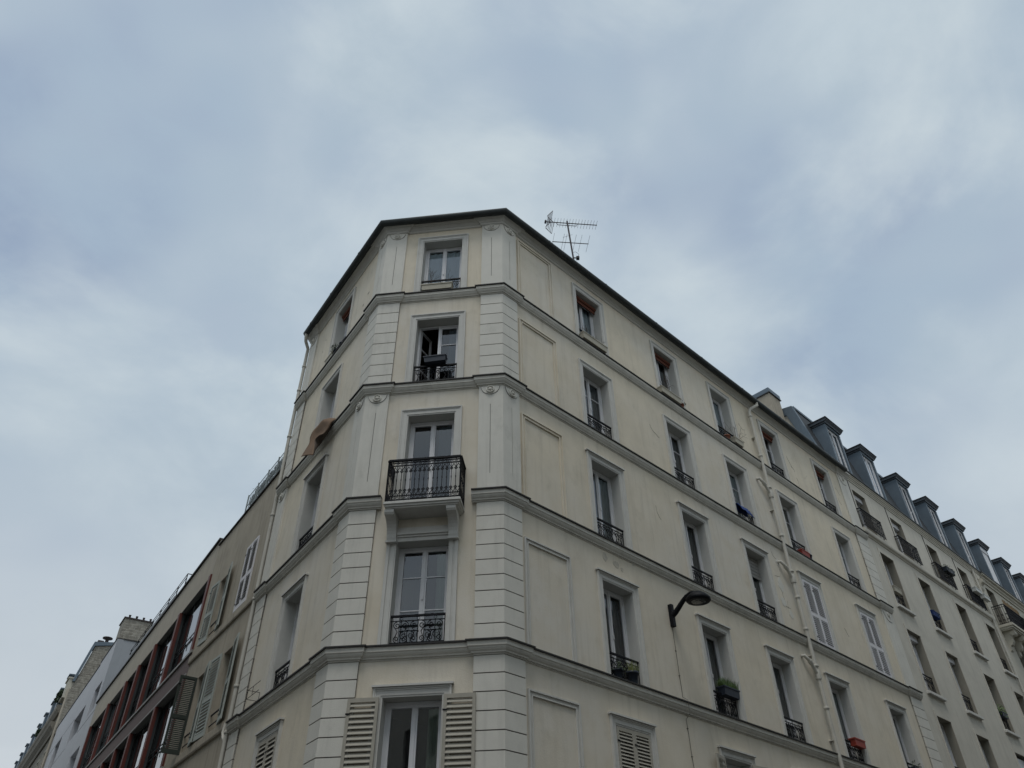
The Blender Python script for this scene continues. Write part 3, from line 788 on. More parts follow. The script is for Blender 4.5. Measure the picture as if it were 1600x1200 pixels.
def pot(face, u, o, z, col, label, r=.08, h=.14, plant=None, seed=1, ph=.2, group=None):
    M = FM(face, u, o, z); p = part(pot_mb(r, h), 'flower_pot', [M_[col]], None, M); tag(p, label, 'flower pot', group)
    Mt = M@Matrix.Translation((0,0,h*.88))
    if plant == 'twig': part(twigs_mb(r, ph*1.6, 5, seed, .005), 'bare_stems', M_['twig'], p, Mt)
    if plant == 'dark': part(leaves_mb(r*3, r*3, ph, 160, seed=seed, size=.03, droop=.02), 'foliage', M_['leafd'], p, Mt)
    if plant == 'blade': part(leaves_mb(r*1.8, r*1.8, ph, 90, seed=seed, blades=True), 'foliage', M_['leafy'], p, Mt)
    return p
T = .014
planter('C', 1.45, .08, 14.045, 'planterb', 'beige flower box with bare twigs under the topmost window of the chamfered front',  .78, 'twig', .19, .16, seed=3, ph=.28)
planter('C', 1.52, .02, 11.09+.60, 'planterk', 'empty black flower box on the railing below the half-open window of the chamfered front', .52, None, .17, .17, tilt=-3)
planter('L', 3.02, .03, 14.04, 'planterb', 'beige flower box under the topmost window of the left side', .5, None, .22, .16)
pot('L', 2.62, .03, 14.04, 'planterk', 'dark pot with a dry shrub beside the beige box under the top left-side window', .10, .16, 'dark', 4, .24)
pot('L', 2.30, .02, 14.04+.03, 'planterk', 'small empty dark pot at the right end of the top ledge of the left side', .085, .17, None)
planter('R', 3.33, .11, 14.045, 'planterb', 'long beige flower box under the top-floor window nearest the corner, right side', .98, 'twig', .20, .16, seed=8, ph=.2)
planter('R', 6.72, .11, 14.045, 'planterb', 'long beige flower box under the second top-floor window right of the corner', .95, 'twig', .20, .16, seed=9, ph=.4)
pot('R', 7.38, .05, 14.04, 'terra', 'reddish pot with a scraggly plant beside the flower box of the second top-floor window', .08, .15, 'dark', 3, .14)
planter('R', 10.28, .11, 14.045, 'planterb', 'short beige flower box with tangled bare branches at the third top-floor window', .50, 'twig', .20, .16, seed=12, ph=.42)
pot('R', 9.75, .05, 14.04, 'terra', 'terracotta bowl of dry twigs left of the short box at the third top-floor window', .12, .13, 'twig', 5, .35)
planter('R', 13.05, .05, 11.10, 'planterr', 'red flower box on the fourth-column ledge one floor below the top', .5, 'twig', .17, .17, seed=2, ph=.12)
pot('R', 13.38, .05, 11.10, 'planterk', 'black pot with a small dry plant just right of the upper red box', .10, .15, 'twig', 2, .12)
planter('R', 7.15, -.02, 5.08+.50, 'planterk', 'dark flower box overflowing with green grass on the window right of the street lamp', .62, 'grass', .2, .2, seed=6, ph=.24, pn=240)
pot('R', 3.55, .02, 5.09, 'planterk', 'black pot of yellow-green blades in the window left of the street lamp', .12, .24, 'blade', 6, .28)
pot('R', 3.12, .0, 5.09, 'planterk', 'dark pot of dusky foliage, left one in the window left of the street lamp', .10, .2, 'dark', 7, .25)
planter('R', 13.2, .02, 5.08+.42, 'planterr', 'empty red flower box on a railing right of the downpipe, lower of the two', .58, None, .2, .18)
planter('R', 16.72, .03, 5.08+.22, 'planterk', 'black flower box with leafy plant on the corner building\'s rightmost low window', .6, 'dark', .2, .18, seed=5, ph=.3)
# blue folded cloth on a railing
mb = MB(); vs = []
prof = [(.06,-.05),(.05,.28),(.02,.33),(-.03,.345),(-.08,.32),(-.13,.1),(-.16,-.04)]
prof = [(.05,.22),(.03,.36),(0,.42),(-.06,.40),(-.12,.28),(-.16,.20)]
n = 14
for i in range(n+1):
    x = -.34+.68*i/n
    for k, (y, z) in enumerate(prof): vs.append((x, y+.012*math.sin(i*1.3+k), z-.10*(i/n)*(k > 3)+.012*math.sin(i*.9+k*2)))
m = len(prof)
mb.add(vs, [(i*m+k, i*m+k+1, (i+1)*m+k+1, (i+1)*m+k) for i in range(n) for k in range(m-1)], 0, True)
me_ = part(mb, 'folded_cloth', M_['navy'], None, FM('R', 9.78, 0, 11.09+.12))
sm = me_.modifiers.new('t', 'SOLIDIFY'); sm.thickness = .012
tag(me_, 'bright blue cloth folded over the railing of a window right of the corner', 'cloth')
# twisted carpet hanging out of the left window: outer edge, lower edge and the fold tucked behind
def rug():
    A = [(2.10,.10,11.52),(2.05,.26,11.37),(2.221,.3,11.293),(2.446,.33,11.241),(2.48,.36,11.067),(2.40,.38,10.826),(2.46,.42,10.667),(2.56,.46,10.50)]
    Bq = [(1.66,.05,11.25),(1.62,.18,11.08),(1.65,.22,10.90),(1.76,.26,10.80),(1.99,.3,10.86),(2.16,.33,10.80),(1.955,.38,10.457),(1.818,.42,10.145)]
    Cq = [(1.70,.03,11.2),(1.75,.13,11.03),(1.85,.13,10.96),(2.0,.14,10.90),(2.12,.14,10.85),(2.20,.17,10.76),(2.05,.30,10.48),(1.834,.40,10.162)]
    def cr(P, t):
        n = len(P)-1; x = t*n; i = min(int(x), n-1); f = x-i
        p0, p1, p2, p3 = [Vector(P[max(0,min(n,i+k))]) for k in (-1,0,1,2)]
        return .5*((2*p1)+(p2-p0)*f+(2*p0-5*p1+4*p2-p3)*f*f+(3*p1-p0-3*p2+p3)*f**3)
    mb = MB(); N = 36; K = 9; vs = []
    for i in range(N+1):
        t = i/N; a, b, c = cr(A,t), cr(Bq,t), cr(Cq,t)
        for k in range(K):
            q = k/(K-1); p = a.lerp(b, q); p.y += .05*math.sin(q*math.pi)*math.sin(2+t*5)
            vs.append((-p.x, -p.y, p.z))
        for k in range(1, 4):
            p = b.lerp(c, k/3); vs.append((-p.x, -p.y, p.z))
    m = K+3
    for i in range(N):
        for k in range(m-1): mb.add([], [], 0); mb.f.append([i*m+k, i*m+k+1, (i+1)*m+k+1, (i+1)*m+k]); mb.m.append(0 if k < K-1 else 1); mb.sm.append(True)
    mb.v = vs; return mb
rg = part(rug(), 'carpet', [M_['rug'], M_['rugb']], None, FM('L')); md = rg.modifiers.new('t', 'SOLIDIFY'); md.thickness = .014; md.offset = 0
tag(rg, 'twisted brown carpet hanging out of a window on the left side', 'carpet')
# wall-mounted street lamp
LU = 5.22
lamp = empty('street_lamp', FM('R', LU, 0, 6.75), 'black wall-mounted street lamp with a curved arm and flat round head on the cream wall', 'street lamp')
part(MB().bevbox(-.05, .05, -.10, 0, 6.72, 7.24, .012), 'wall_plate', M_['iron'], lamp, FM('R', LU))
mb = MB(); pts = []
for i in range(15):
    t = i/14
    pts.append((.0, -(.08+.66*t), 6.92+.42*(1-math.cos(t*math.pi*.75))/1.7+ .0))
pts = [(0,-.08,6.98),(0,-.16,7.02),(0,-.26,7.10),(0,-.38,7.20),(0,-.50,7.28),(0,-.62,7.32),(0,-.72,7.31),(0,-.78,7.27)]
mb.tube(pts, .066, 10, r2=.042); mb.lathe([(.001,-.05),(.045,-.04),(.05,.03),(.03,.055),(.001,.06)], 12, 0, Matrix.Translation((0,-.78,7.24)))
part(mb, 'lamp_arm', M_['iron'], lamp, FM('R', LU))
hm = FM('R', LU, .80, 7.12)@Matrix.Rotation(R_(3),4,'X')
mb = MB(); mb.lathe([(.05,.19),(.10,.165),(.17,.125),(.235,.07),(.275,.02),(.275,-.02),(.255,-.05),(.215,-.055)], 32, 0)
hd = part(mb, 'lamp_head', M_['iron'], lamp, hm)
mb = MB(); mb.lathe([(.208,-.048),(.15,-.056),(.001,-.06)], 32, 0, cap=False); part(mb, 'lamp_lens', M_['lampglass'], hd, hm)
mb = MB(); mb.box(-.08,.08,-.06,.06,-.066,-.061); part(mb, 'led_module', M_['sillm'], hd, hm)
mb = MB(); r = random.Random(2); pts = []; z = 6.72; x = LU
while z > GZ+3:
    pts.append((x+r.uniform(-.006,.006)+max(0,(5.12-z))*.02, -.012 if not (4.80 < z < 5.12) else -.13, z)); z -= .09
mb.tube(pts, .006, 5)
for i in range(0, len(pts), 6): mb.box(pts[i][0]-.02, pts[i][0]+.02, -.02, 0, pts[i][2]-.008, pts[i][2]+.008)
tag(part(mb, 'wall_cable', M_['cable'], None, FM('R')), 'thin dark cable running down the cream wall from the street lamp', 'cable')
# wire holder at a left window
mb = MB()
for a, b in (((-3.62,-.05,5.12),(-3.62,-.30,5.12)),((-3.62,-.30,5.12),(-2.9,-.30,5.12)),((-3.62,-.30,5.12),(-3.62,-.30,5.30)),((-3.62,-.30,5.30),(-2.9,-.30,5.30)),((-3.62,-.05,5.30),(-3.62,-.30,5.30)),((-3.3,-.30,5.12),(-3.3,-.30,5.30)),((-3.62,-.05,5.12),(-3.62,-.05,5.30))): mb.tube([a, b], .006, 4)
tag(part(mb, 'wire_rack', M_['iron'], None, FM('L')), 'thin empty wire rack sticking out from the ledge of the left side', 'wire rack')
# roof antenna
AU, AO = 4.27, -.92
am = FM('R', AU, AO, 16.95)@Matrix.Rotation(R_(-5),4,'Y')
ant = empty('roof_antenna', am, 'television aerial with two sets of rods on a slanted mast above the dark gutter', 'antenna')
Xw = Vector((1,0,0))
mb = MB(); mb.tube([am@Vector((0,0,0)), am@Vector((0,0,3.9))], .028, 8); part(mb, 'mast', M_['antm'], ant, Matrix())
topz = am@Vector((0,0,3.80)); bd = Vector((1,.12,.02)).normalized(); el = Vector((-.12,1,0)).normalized()
mb = MB(); c = topz
mb.tube([c-bd*.75, c+bd*1.02], .016, 6)
mb.tube([c-bd*.38-Vector((0,0,.02)), c-bd*.34-Vector((0,0,.12)), c+bd*.30-Vector((0,0,.12)), c+bd*.34-Vector((0,0,.02))], .011, 6)
for i in range(16):
    t = -.55+1.55*(i/15)**1.0; p = c+bd*t; mb.tube([p-el*.19, p+el*.19], .0055, 4)
p = c-bd*.75; mb.tube([p-el*.06, p+el*.06], .035, 8)
for s in (-1, 1):
    q0 = c-bd*.72+Vector((0,0,s*.02)); q1 = c-bd*.52+Vector((0,0,s*.31))
    for k in range(5):
        qq = q0.lerp(q1, (k+1)/5.0); mb.tube([qq-el*.24, qq+el*.24], .009, 4)
    for ss in (-.24, .24): mb.tube([q0+el*ss, q1+el*ss], .010, 4)
part(mb, 'uhf_aerial', M_['antm'], ant, Matrix())
mb = MB(); c = am@Vector((0,0,2.85))
mb.tube([c-bd*.62, c+bd*.60], .014, 6)
for t in (-.60,-.27,-.18,.13,.32,.58): p = c+bd*t; mb.tube([p-el*.36, p+el*.36], .005, 4)
mb.tube([c-bd*.30-el*.2, c+bd*.0-el*.35], .004, 4)
part(mb, 'vhf_aerial', M_['antm'], ant, Matrix())
mb = MB(); c = am@Vector((0,0,2.15)); mb.tube([c, c+bd*.12], .02, 6); mb.box(-.05,.05,-.05,.05,-.05,.05,0,Matrix.Translation(c+bd*.15))
mb.tube([c+bd*.15, c+bd*.2+Vector((0,0,.2)), c+bd*.1+Vector((0,0,.3)), c+Vector((0,0,.27))], .006, 5)
part(mb, 'amplifier_box', M_['iron'], ant, Matrix())

# ================================================================== RIGHT NEIGHBOUR
def sill_mb(w): return MB().bevbox(-w/2-.12, w/2+.12, -.11, 0, -.10, 0, .01)
def flat_surround(w, h):
    mb = MB(); a = w/2
    for s in (-1, 1): x = sorted((s*a, s*(a+.11))); mb.box(x[0], x[1], -.022, 0, 0, h)
    mb.box(-a-.11, a+.11, -.022, 0, h, h+.16); return mb
def mans_o(z): return .25+(z-16.7)*.2165      # y of the mansard slope
def dormer(bld, uc, zt=19.8, w=1.30, y0=.30, blind=None, zb=16.98, label=None):
    M = FM('R', uc, 0, 0)
    mb = MB(); a = w/2; zf = zt-.22
    # cheeks and front frame
    for s in (-1, 1):
        xo = s*a; xi = s*(a-.13)
        x0, x1 = sorted((xo, xi))
        mb.add([(x0,y0,zb),(x1,y0,zb),(x1,y0,zf),(x0,y0,zf)], [(0,1,2,3)])
        yt = mans_o(zf)+.08; yb = mans_o(zb)+.08
        mb.add([(xo,y0,zb),(xo,yb,zb),(xo,yt,zf),(xo,y0,zf)], [(0,1,2,3)])
        mb.add([(xi,y0,zb),(xi,y0+.2,zb),(xi,y0+.2,zf),(xi,y0,zf)], [(0,1,2,3)])
        mb.box(x0-.004, x1+.004, y0-.012, y0, zf-.16, zf-.14)
    mb.box(-a+.13, a-.13, y0, y0+.2, zf-.12, zf)
    mb.box(-a+.13, a-.13, y0-.02, y0+.3, zb-.05, zb+.03)
    d = part(mb, 'dormer', M_['zinc'], bld, M)
    mb = MB(); yt = mans_o(zt)+.3
    mb.box(-a-.05, a+.05, y0-.06, yt, zt-.24, zt-.17); mb.xprism([(y0-.06,zt-.17),(y0-.15,zt-.09),(y0-.15,zt-.05),(yt,zt-.05),(yt,zt-.17)], -a-.12, a+.12)
    part(mb, 'dormer_cornice', M_['zinc_mid'], d, M)
    part(MB().box(-a-.16, a+.16, y0-.18, yt, zt-.05, zt-.015), 'dormer_roof', M_['slate'], d, M)
    ww, wh = w-.28, zf-zb-.16
    wm = FM('R', uc, -(y0+.07), zb+.03)
    wn = link('dormer_window', cached(('dw', round(wh,2)), lambda: window_mb(ww, wh), 'dormer_window', [M_['white']]), d, wm)
    link('glass_pane', cached(('dp', round(wh,2)), lambda: pane_mb(ww, wh), 'glass_pane', [M_['glass']]), d, wm)
    link('curtain', curtain_mb(-ww/2+.06, ww/2-.06, .02, wh-.2, .13, waves=8, seed=int(uc*10)).mesh('curtain', [M_['curtw']]), d, wm)
    mb = MB(); mb.box(-ww/2, ww/2, -.01, .01, .34, .36); mb.box(-ww/2, ww/2, -.01, .01, .14, .155)
    for k in range(5): mb.tube([(-ww/2+.1+k*.2,0,0),(-ww/2+.1+k*.2,0,.35)], .007, 4)
    part(mb, 'dormer_railing', M_['iron'], d, wm@Matrix.Translation((0,-.09,0)))
    if blind:
        b = MB(); b.box(-ww/2, ww/2, -.07, -.005, wh-.22, wh); b.box(-ww/2+.03, ww/2-.03, -.03, -.012, .55, wh-.22)
        part(b, 'roller_shutter', M_['white'], d, wm)
    return d
def mansard(bld, u0, u1, gable=False):
    mb = MB(); zt = 20.72
    pr = [(.18,16.62),(.25,16.70),(mans_o(zt),zt),(mans_o(zt)+.1,zt+.06),(5.5,22.0),(5.5,16.62)]
    mb.xprism(pr, u0, u1)
    rf = part(mb, 'mansard_roof', M_['slate'], bld, FM('R'))
    mb = MB(); mb.box(u0, u1, mans_o(zt)-.05, mans_o(zt)+.12, zt-.03, zt+.09); part(mb, 'ridge_flashing', M_['zinc'], rf, FM('R'))
    return rf
B2 = empty('neighbour_apartment_building', FM('R', 19, 0, GZ), 'pale plain apartment building right of the corner building, with a slate mansard and blue-grey dormers', 'apartment building')
S2, E2 = 18.955, 32.2
cols5 = [19.87, 23.20, 26.79, 30.19]; cols = [20.57, 23.90, 27.64, 31.0]
ops = [(c-.55, c+.55, 14.40, 16.24) for c in cols5]
rows = [(11.53,13.69), (8.43,10.64), (5.42,7.63), (2.4,4.6)]
for za, zb in rows: ops += [(c-.58, c+.58, za, zb) for c in cols]
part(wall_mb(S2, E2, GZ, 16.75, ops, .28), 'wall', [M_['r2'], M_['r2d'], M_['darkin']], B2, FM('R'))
mb = MB(); mb.box(S2+.02, E2-.02, 5.0, 9.0, GZ, 17.5); mb.box(S2+.01, S2+.05, .3, 5, GZ, 17.0)
for z in (16.5, 14.2, 11.3, 8.2, 5.2, 2.2): mb.box(S2+.05, E2-.05, .3, 5.0, z-.12, z)
for u in (22.2, 25.7, 29.4): mb.box(u-.06, u+.06, .3, 5, GZ, 16.4)
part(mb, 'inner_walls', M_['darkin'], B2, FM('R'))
mansard(B2, 18.80, E2)
# gable with its zinc border
mb = MB(); zt = 20.72
g_in = [(.42,16.7),(mans_o(zt)+.30,zt-.32),(3.0,zt-.05),(3.0,16.7)]
mb.xprism(g_in, 18.72, 18.80); gb = part(mb, 'gable_wall', M_['r2'], B2, FM('R'))
mb = MB()
mb.xprism([(.20,16.66),(.44,16.66),(mans_o(zt)+.32,zt-.30),(mans_o(zt)-.02,zt+.04)], 18.66, 18.86)
mb.xprism([(mans_o(zt)-.02,zt+.045),(mans_o(zt)+.32,zt-.295),(3.1,zt+.10),(3.1,zt+.42)], 18.66, 18.86)
part(mb, 'gable_flashing', M_['zinc'], gb, FM('R'))
for i, u in enumerate([20.31, 23.58, 27.21, 30.59]): dormer(B2, u, (20.11,20.20,20.22,20.28)[i])
# eave cornice, ledge
def sweepR(bld, name, u0, u1, prof, m, face='R'):
    a = [W2(face,u0,0), W2(face,u1,0)]
    if FACE[face][3] < 0: a.reverse()
    return part(MB().sweep(a, prof), name, m, bld, WM)
sweepR(B2, 'cornice', 18.97, E2+.5, [(-.02,16.60),(.03,16.60),(.03,16.66),(.06,16.68),(.06,16.73),(.10,16.75),(.10,16.80),(.14,16.82),(.14,16.86),(-.02,16.86)], M_['r2'])
sweepR(B2, 'gutter', 18.6, E2+.5, [(-.3,16.865),(.17,16.865),(.18,16.88),(.18,16.93),(-.3,16.93)], M_['zinc_dark'])
lg = sweepR(B2, 'string_course', 18.96, 32.0, [(-.02,14.10),(.03,14.10),(.05,14.14),(.11,14.17),(.13,14.22),(.13,14.355),(-.02,14.355)], M_['r2'])
sweepR(B2, 'lead_flashing', 18.955, 32.0, [(-.02,14.357),(.14,14.357),(.14,14.378),(-.02,14.395)], M_['flash']).parent = lg
bpy.data.objects[-1] if False else None
# vertical strips between top windows
mb = MB()
for u in (19.11, 22.43, 26.06, 29.36): mb.box(u-.018, u+.018, -.02, 0, 14.4, 16.6)
part(mb, 'cover_strip', M_['flash'], B2, FM('R'))
def rail2(w, d, h):
    mb = MB(); a = w/2
    for (x0,y0),(x1,y1) in (((-a,-d),(a,-d)),((-a,-d),(-a,0)),((a,-d),(a,0))):
        L_ = math.hypot(x1-x0,y1-y0); M = Matrix.Translation((x0,y0,0))@Matrix.Rotation(math.atan2(y1-y0,x1-x0),4,'Z')
        mb.box(0, L_, -.02, .02, h-.03, h, 0, M); mb.box(0, L_, -.01, .01, .05, .065, 0, M); mb.box(0, L_, -.01, .01, h-.14, h-.125, 0, M)
        n = max(1, int(L_/.085))
        for i in range(n+1): mb.tube([M@Vector((L_*i/n,0,0)), M@Vector((L_*i/n,0,h))], .012, 4)
        for i in range(n):
            if i % 2 == 0 and L_ > .5:
                for zc in (.2, .45): mb.tube([M@Vector(p) for p in spiral(L_*(i+.5)/n, zc, .045, 1.3, 0, 1, 10)], .011, 4)
    return mb
for c in cols5:
    z0 = 14.40; add_window(B2, 'R', c, z0+.005, 1.09, 1.83, .28, curtain=random.choice(['wf','dr','wr']), blind='box' if c < 24 else None)
    link('balcony_railing', cached('r2', lambda: rail2(1.75, .17, .80), 'balcony_railing', [M_['iron']]), B2, FM('R', c, 0, 14.385))
for i, (za, zb) in enumerate(rows):
    for j, c in enumerate(cols):
        h = zb-za
        add_window(B2, 'R', c, za+.005, 1.15, h-.01, .28, curtain=random.choice(['wf','wr','dr','wL+dR','bR']), blind=('box' if (i == 1 and j < 2) else None))
        link('window_sill', cached('s2', lambda: sill_mb(1.16), 'window_sill', [M_['trim']]), B2, FM('R', c, 0, za))
        link('window_surround', cached(('fs', round(h,2)), lambda: flat_surround(1.16, h), 'window_surround', [M_['r2']]), B2, FM('R', c, 0, za))
        if not (i == 1 and j == 3):
            link('window_railing', cached(('rail', 1.1, .7), lambda: railing_mb(1.1, .7), 'window_railing', [M_['iron']]), B2, FM('R', c, -.10, za+.01))
# closed roller shutter at the far low window
part(MB().box(-.55,.55,-.02,.0,0,2.0), 'roller_shutter', M_['white'], B2, FM('R', cols[2], -.12, 5.5))
planter('R', 20.45, -.05, 11.53+.60, 'planterb', 'cream flower box on the railing of the pale neighbour\'s nearest window', .62, None, .22, .2)
planter('R', 23.75, -.02, 11.53+.55, 'navy', 'blue flower box on the railing of the pale neighbour\'s second window', .7, 'dark', .22, .22, seed=3, ph=.12)
planter('R', 27.62, -.02, 8.43+.55, 'planterk', 'dark box with a bushy green plant on a railing of the pale neighbour', .6, 'leaf', .2, .2, seed=4, ph=.4, pn=380)
planter('R', 27.05, .26, 14.40+.55, 'planterk', 'dark trough of ragged evergreen on the third iron balcony of the pale neighbour', .9, 'dark', .2, .2, seed=11, ph=.28, pn=300)
planter('R', 30.2, .27, 14.40+.58, 'planterw', 'white flower box hung outside the fourth iron balcony of the pale neighbour', .75, None, .2, .2)
planter('R', 31.15, .27, 14.40+.52, 'planterw', 'second white flower box further right outside the fourth iron balcony', .75, None, .2, .2)
sat = empty('vent_pipe', FM('R', 24.05, -.95, 19.4), 'small vent pipe standing on the slate roof between the second and third dormers', 'vent pipe')
# ================================================================== FAR RIGHT BUILDING
B3 = empty('ornate_apartment_building', FM('R', 33, 0, GZ), 'stone apartment building at the far right edge with a bracketed stone balcony', 'apartment building')
S3, E3 = 32.2, 52.0
c3 = [33.66, 37.0, 40.4, 43.8, 47.2, 50.4]
ops = [(c-.55, c+.55, 14.3, 16.27) for c in c3]
for za, zb in rows: ops += [(c-.58, c+.58, za, zb) for c in [34.4, 37.8, 41.2, 44.6, 48.0, 51.2]]
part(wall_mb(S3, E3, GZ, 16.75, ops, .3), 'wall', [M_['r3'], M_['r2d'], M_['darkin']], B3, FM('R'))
mb = MB(); mb.box(S3+.02, E3, 5.0, 9.0, GZ, 17.5)
for z in (16.5, 14.2, 11.3, 8.2, 5.2, 2.2): mb.box(S3+.05, E3-.05, .3, 5.0, z-.12, z)
part(mb, 'inner_walls', M_['darkin'], B3, FM('R'))
mansard(B3, E2+.005, E3)
for i, u in enumerate([34.1, 37.46, 40.8, 43.85, 47.2, 50.5]): dormer(B3, u, 20.33, blind=(i == 1))
sweepR(B3, 'cornice', 32.75, E3, [(-.02,16.50),(.05,16.50),(.05,16.60),(.12,16.66),(.12,16.74),(.22,16.78),(.22,16.86),(-.02,16.86)], M_['r3'])
sweepR(B3, 'gutter', 32.72, E3, [(-.3,16.865),(.24,16.865),(.25,16.88),(.25,16.93),(-.3,16.93)], M_['zinc_dark'])
for c in c3: add_window(B3, 'R', c, 14.305, 1.09, 1.95, .3, curtain='wf')
for za, zb in rows:
    for c in [34.4, 37.8, 41.2, 44.6, 48.0, 51.2]:
        add_window(B3, 'R', c, za+.005, 1.15, zb-za-.01, .3, curtain=random.choice(['wf','dr']))
        link('window_sill', cached('s2', None, '', None), B3, FM('R', c, 0, za))
# pilaster with scroll bracket and pipe between the two buildings
mb = MB(); mb.box(31.95, 32.35, -.06, 0, 14.4, 16.5); mb.box(31.90, 32.40, -.12, 0, 16.3, 16.6)
mb.xprism([(0,0),(-.26,0),(-.30,-.08),(-.27,-.18),(-.18,-.22),(-.12,-.30),(-.12,-.45),(-.07,-.55),(0,-.58)], 31.98, 32.32)
for i in range(len(mb.v)):
    if i >= 16: mb.v[i] = (mb.v[i][0], mb.v[i][1], mb.v[i][2]+16.3)
part(mb, 'scroll_pilaster', M_['r3'], B3, FM('R'))
mb = MB(); mb.tube([(31.70,-.09,16.7),(31.70,-.09,GZ)], .05, 10); part(mb, 'downpipe', M_['pipe'], B3, FM('R'))
BA = 32.55; BB = 47.0
mb = MB(); mb.box(BA, BB, -.62, 0, 14.02, 14.14); mb.box(BA+.04, BB-.04, -.56, 0, 13.92, 14.02); mb.box(BA+.08, BB-.08, -.50, 0, 13.86, 13.92)
sb = part(mb, 'stone_balcony', M_['r3'], B3, FM('R'))
br = [(0,0),(-.48,0),(-.50,-.10),(-.44,-.22),(-.34,-.24),(-.28,-.34),(-.28,-.50),(-.20,-.62),(-.10,-.66),(-.08,-.85),(0,-.92)]
for i in range(9):
    m = MB().xprism(br, 0, .26).lathe([(.12,-.02),(.12,.30)], 12, 0, Matrix.Translation((-.02,-.40,-.13))@Matrix.Rotation(R_(90),4,'Y'))
    part(m, 'balcony_bracket', M_['r3'], sb, FM('R', BA+.25+i*1.1, 0, 13.86))
part(rail2(BB-BA-.2, .55, .95), 'balcony_railing', M_['iron'], sb, FM('R', (BA+BB)/2, 0, 14.14))
mb = MB(); r = random.Random(4)
for i in range(90):
    x = i*.024; h = 1.25+r.uniform(-.05,.05); mb.tube([(x,0,0),(x+r.uniform(-.01,.01),r.uniform(-.01,.01),h)], .012, 4)
for z in (.3,.9): mb.box(0,2.15,-.015,-.008,z,z+.012)
tag(part(mb, 'reed_screen', M_['reed'], None, FM('R', 33.0, .50, 14.16)), 'dry brown reed screen standing on the bracketed stone balcony', 'screen')
mb = MB(); r = random.Random(9)
for i in range(40): x = i*.024; mb.tube([(0,x*1.0,0),(0,x+r.uniform(-.01,.01),1.35)], .012, 4)
for k, (u, h) in enumerate(((35.6,.7),(37.2,.9),(39.0,.7),(41.0,.8))):
    planter('R', u, .66, 14.40, 'planterk', ['black trough with dense dark shrub next to the reed screen','tall dark shrub trough second along the stone balcony','third dark plant trough along the stone balcony','dark plant trough furthest along the stone balcony'][k], 1.3, 'dark', .3, .28, seed=20+k, ph=h, pn=700, group='plant troughs on the stone balcony')
# vent pipe geometry
part(MB().lathe([(.07,0),(.07,1.5),(.11,1.52),(.09,1.62)], 10), 'pipe_body', M_['zinc'], sat, FM('R', 24.9, -1.3, 19.6))

# ================================================================== LEFT NEIGHBOUR (shutters, roof terrace)
B4 = empty('shuttered_building', FM('L', 8, 0, GZ), 'low stained beige building with louvred shutters left of the corner building', 'apartment building')
T4 = 11.98
opu = [(6.9, .90), (9.29, .80)]; opl = [(6.98, .84), (9.22, .76)]
ops = []
for (z0, z1), lst in (((8.36,10.19), opu), ((5.33,7.30), opl), ((2.3,4.2), opl)):
    for c, w in lst: ops.append((-c-w/2, -c+w/2, z0, z1))
part(wall_mb(-11.1, -LE-.0, GZ, T4, ops, .22), 'wall', [M_['l2'], M_['l2'], M_['darkin']], B4, FM('L'))
mb = MB(); mb.box(-11.08, -LE-.02, 5.0, 8.0, GZ, T4); mb.box(-11.08, -LE-.02, .25, 5.0, T4-.2, T4-.05)
for z in (8.2, 5.2, 2.2): mb.box(-11.05, -LE-.05, .26, 5.0, z-.12, z)
mb.box(-11.09, -11.05, .25, 5, GZ, T4-.2)
part(mb, 'inner_walls', M_['darkin'], B4, FM('L'))
sweepR(B4, 'coping', LE+.0, 11.1, [(-.3,T4),(.05,T4),(.05,T4+.035),(-.3,T4+.06)], M_['flash'], 'L')
for z in (8.33, 5.30, 2.27): sweepR(B4, 'string_course', LE+.18, 11.1, [(-.01,z-.24),(.045,z-.24),(.06,z-.20),(.06,z-.02),(.04,z),(-.01,z)], M_['l2'], 'L')
for (z0, z1), lst in (((8.36,10.19), opu), ((5.33,7.30), opl), ((2.3,4.2), opl)):
    for c, w in lst:
        add_window(B4, 'L', c, z0+.005, w-.01, z1-z0-.01, .22, curtain='wf')
        mb = MB(); mb.box(-w/2,w/2,-.015,.015,.40,.43); mb.box(-w/2,w/2,-.01,.01,.15,.17)
        part(mb, 'window_railing', M_['iron'], B4, FM('L', c, -.02, z0+.02))
def shut(u_left_view, z0, w, h, mt, rot=0, o=.045, lab=None):
    m = shutter_mb(w, h, .045 if mt == 'shutterd' else .078, True).mesh('shutter', [M_[mt], M_['iron']])
    M = FM('L', u_left_view, o, z0)
    if rot: M = M@Matrix.Rotation(R_(rot),4,'Z')
    s = link('shutter', m, B4, M)
    if lab: s['label'] = lab
shut(7.36, 8.36, .465, 1.90, 'shutterw', 0, .004); shut(6.89, 8.36, .465, 1.90, 'shutterw', 0, .004)        # closed pair
shut(8.88, 8.36, .56, 1.88, 'shutterg', -9, .015); shut(10.36, 8.40, .62, 1.84, 'shutterg', 4, .05)
shut(6.52, 5.33, .60, 2.02, 'shutterg', -9, .015); shut(8.22, 5.33, .68, 2.02, 'shutterg', 4, .05)
shut(8.80, 5.33, .56, 2.02, 'shutterg', -8, .015)
shut(9.64, 5.33, .46, 1.98, 'shutterd', 92, .47, 'dark green shutter standing straight out from the wall')
mb = MB()
for k in range(9): mb.box(-5.9-k*.62-.004, -5.9-k*.62+.004, -.004, 0, 10.3, T4-.02)
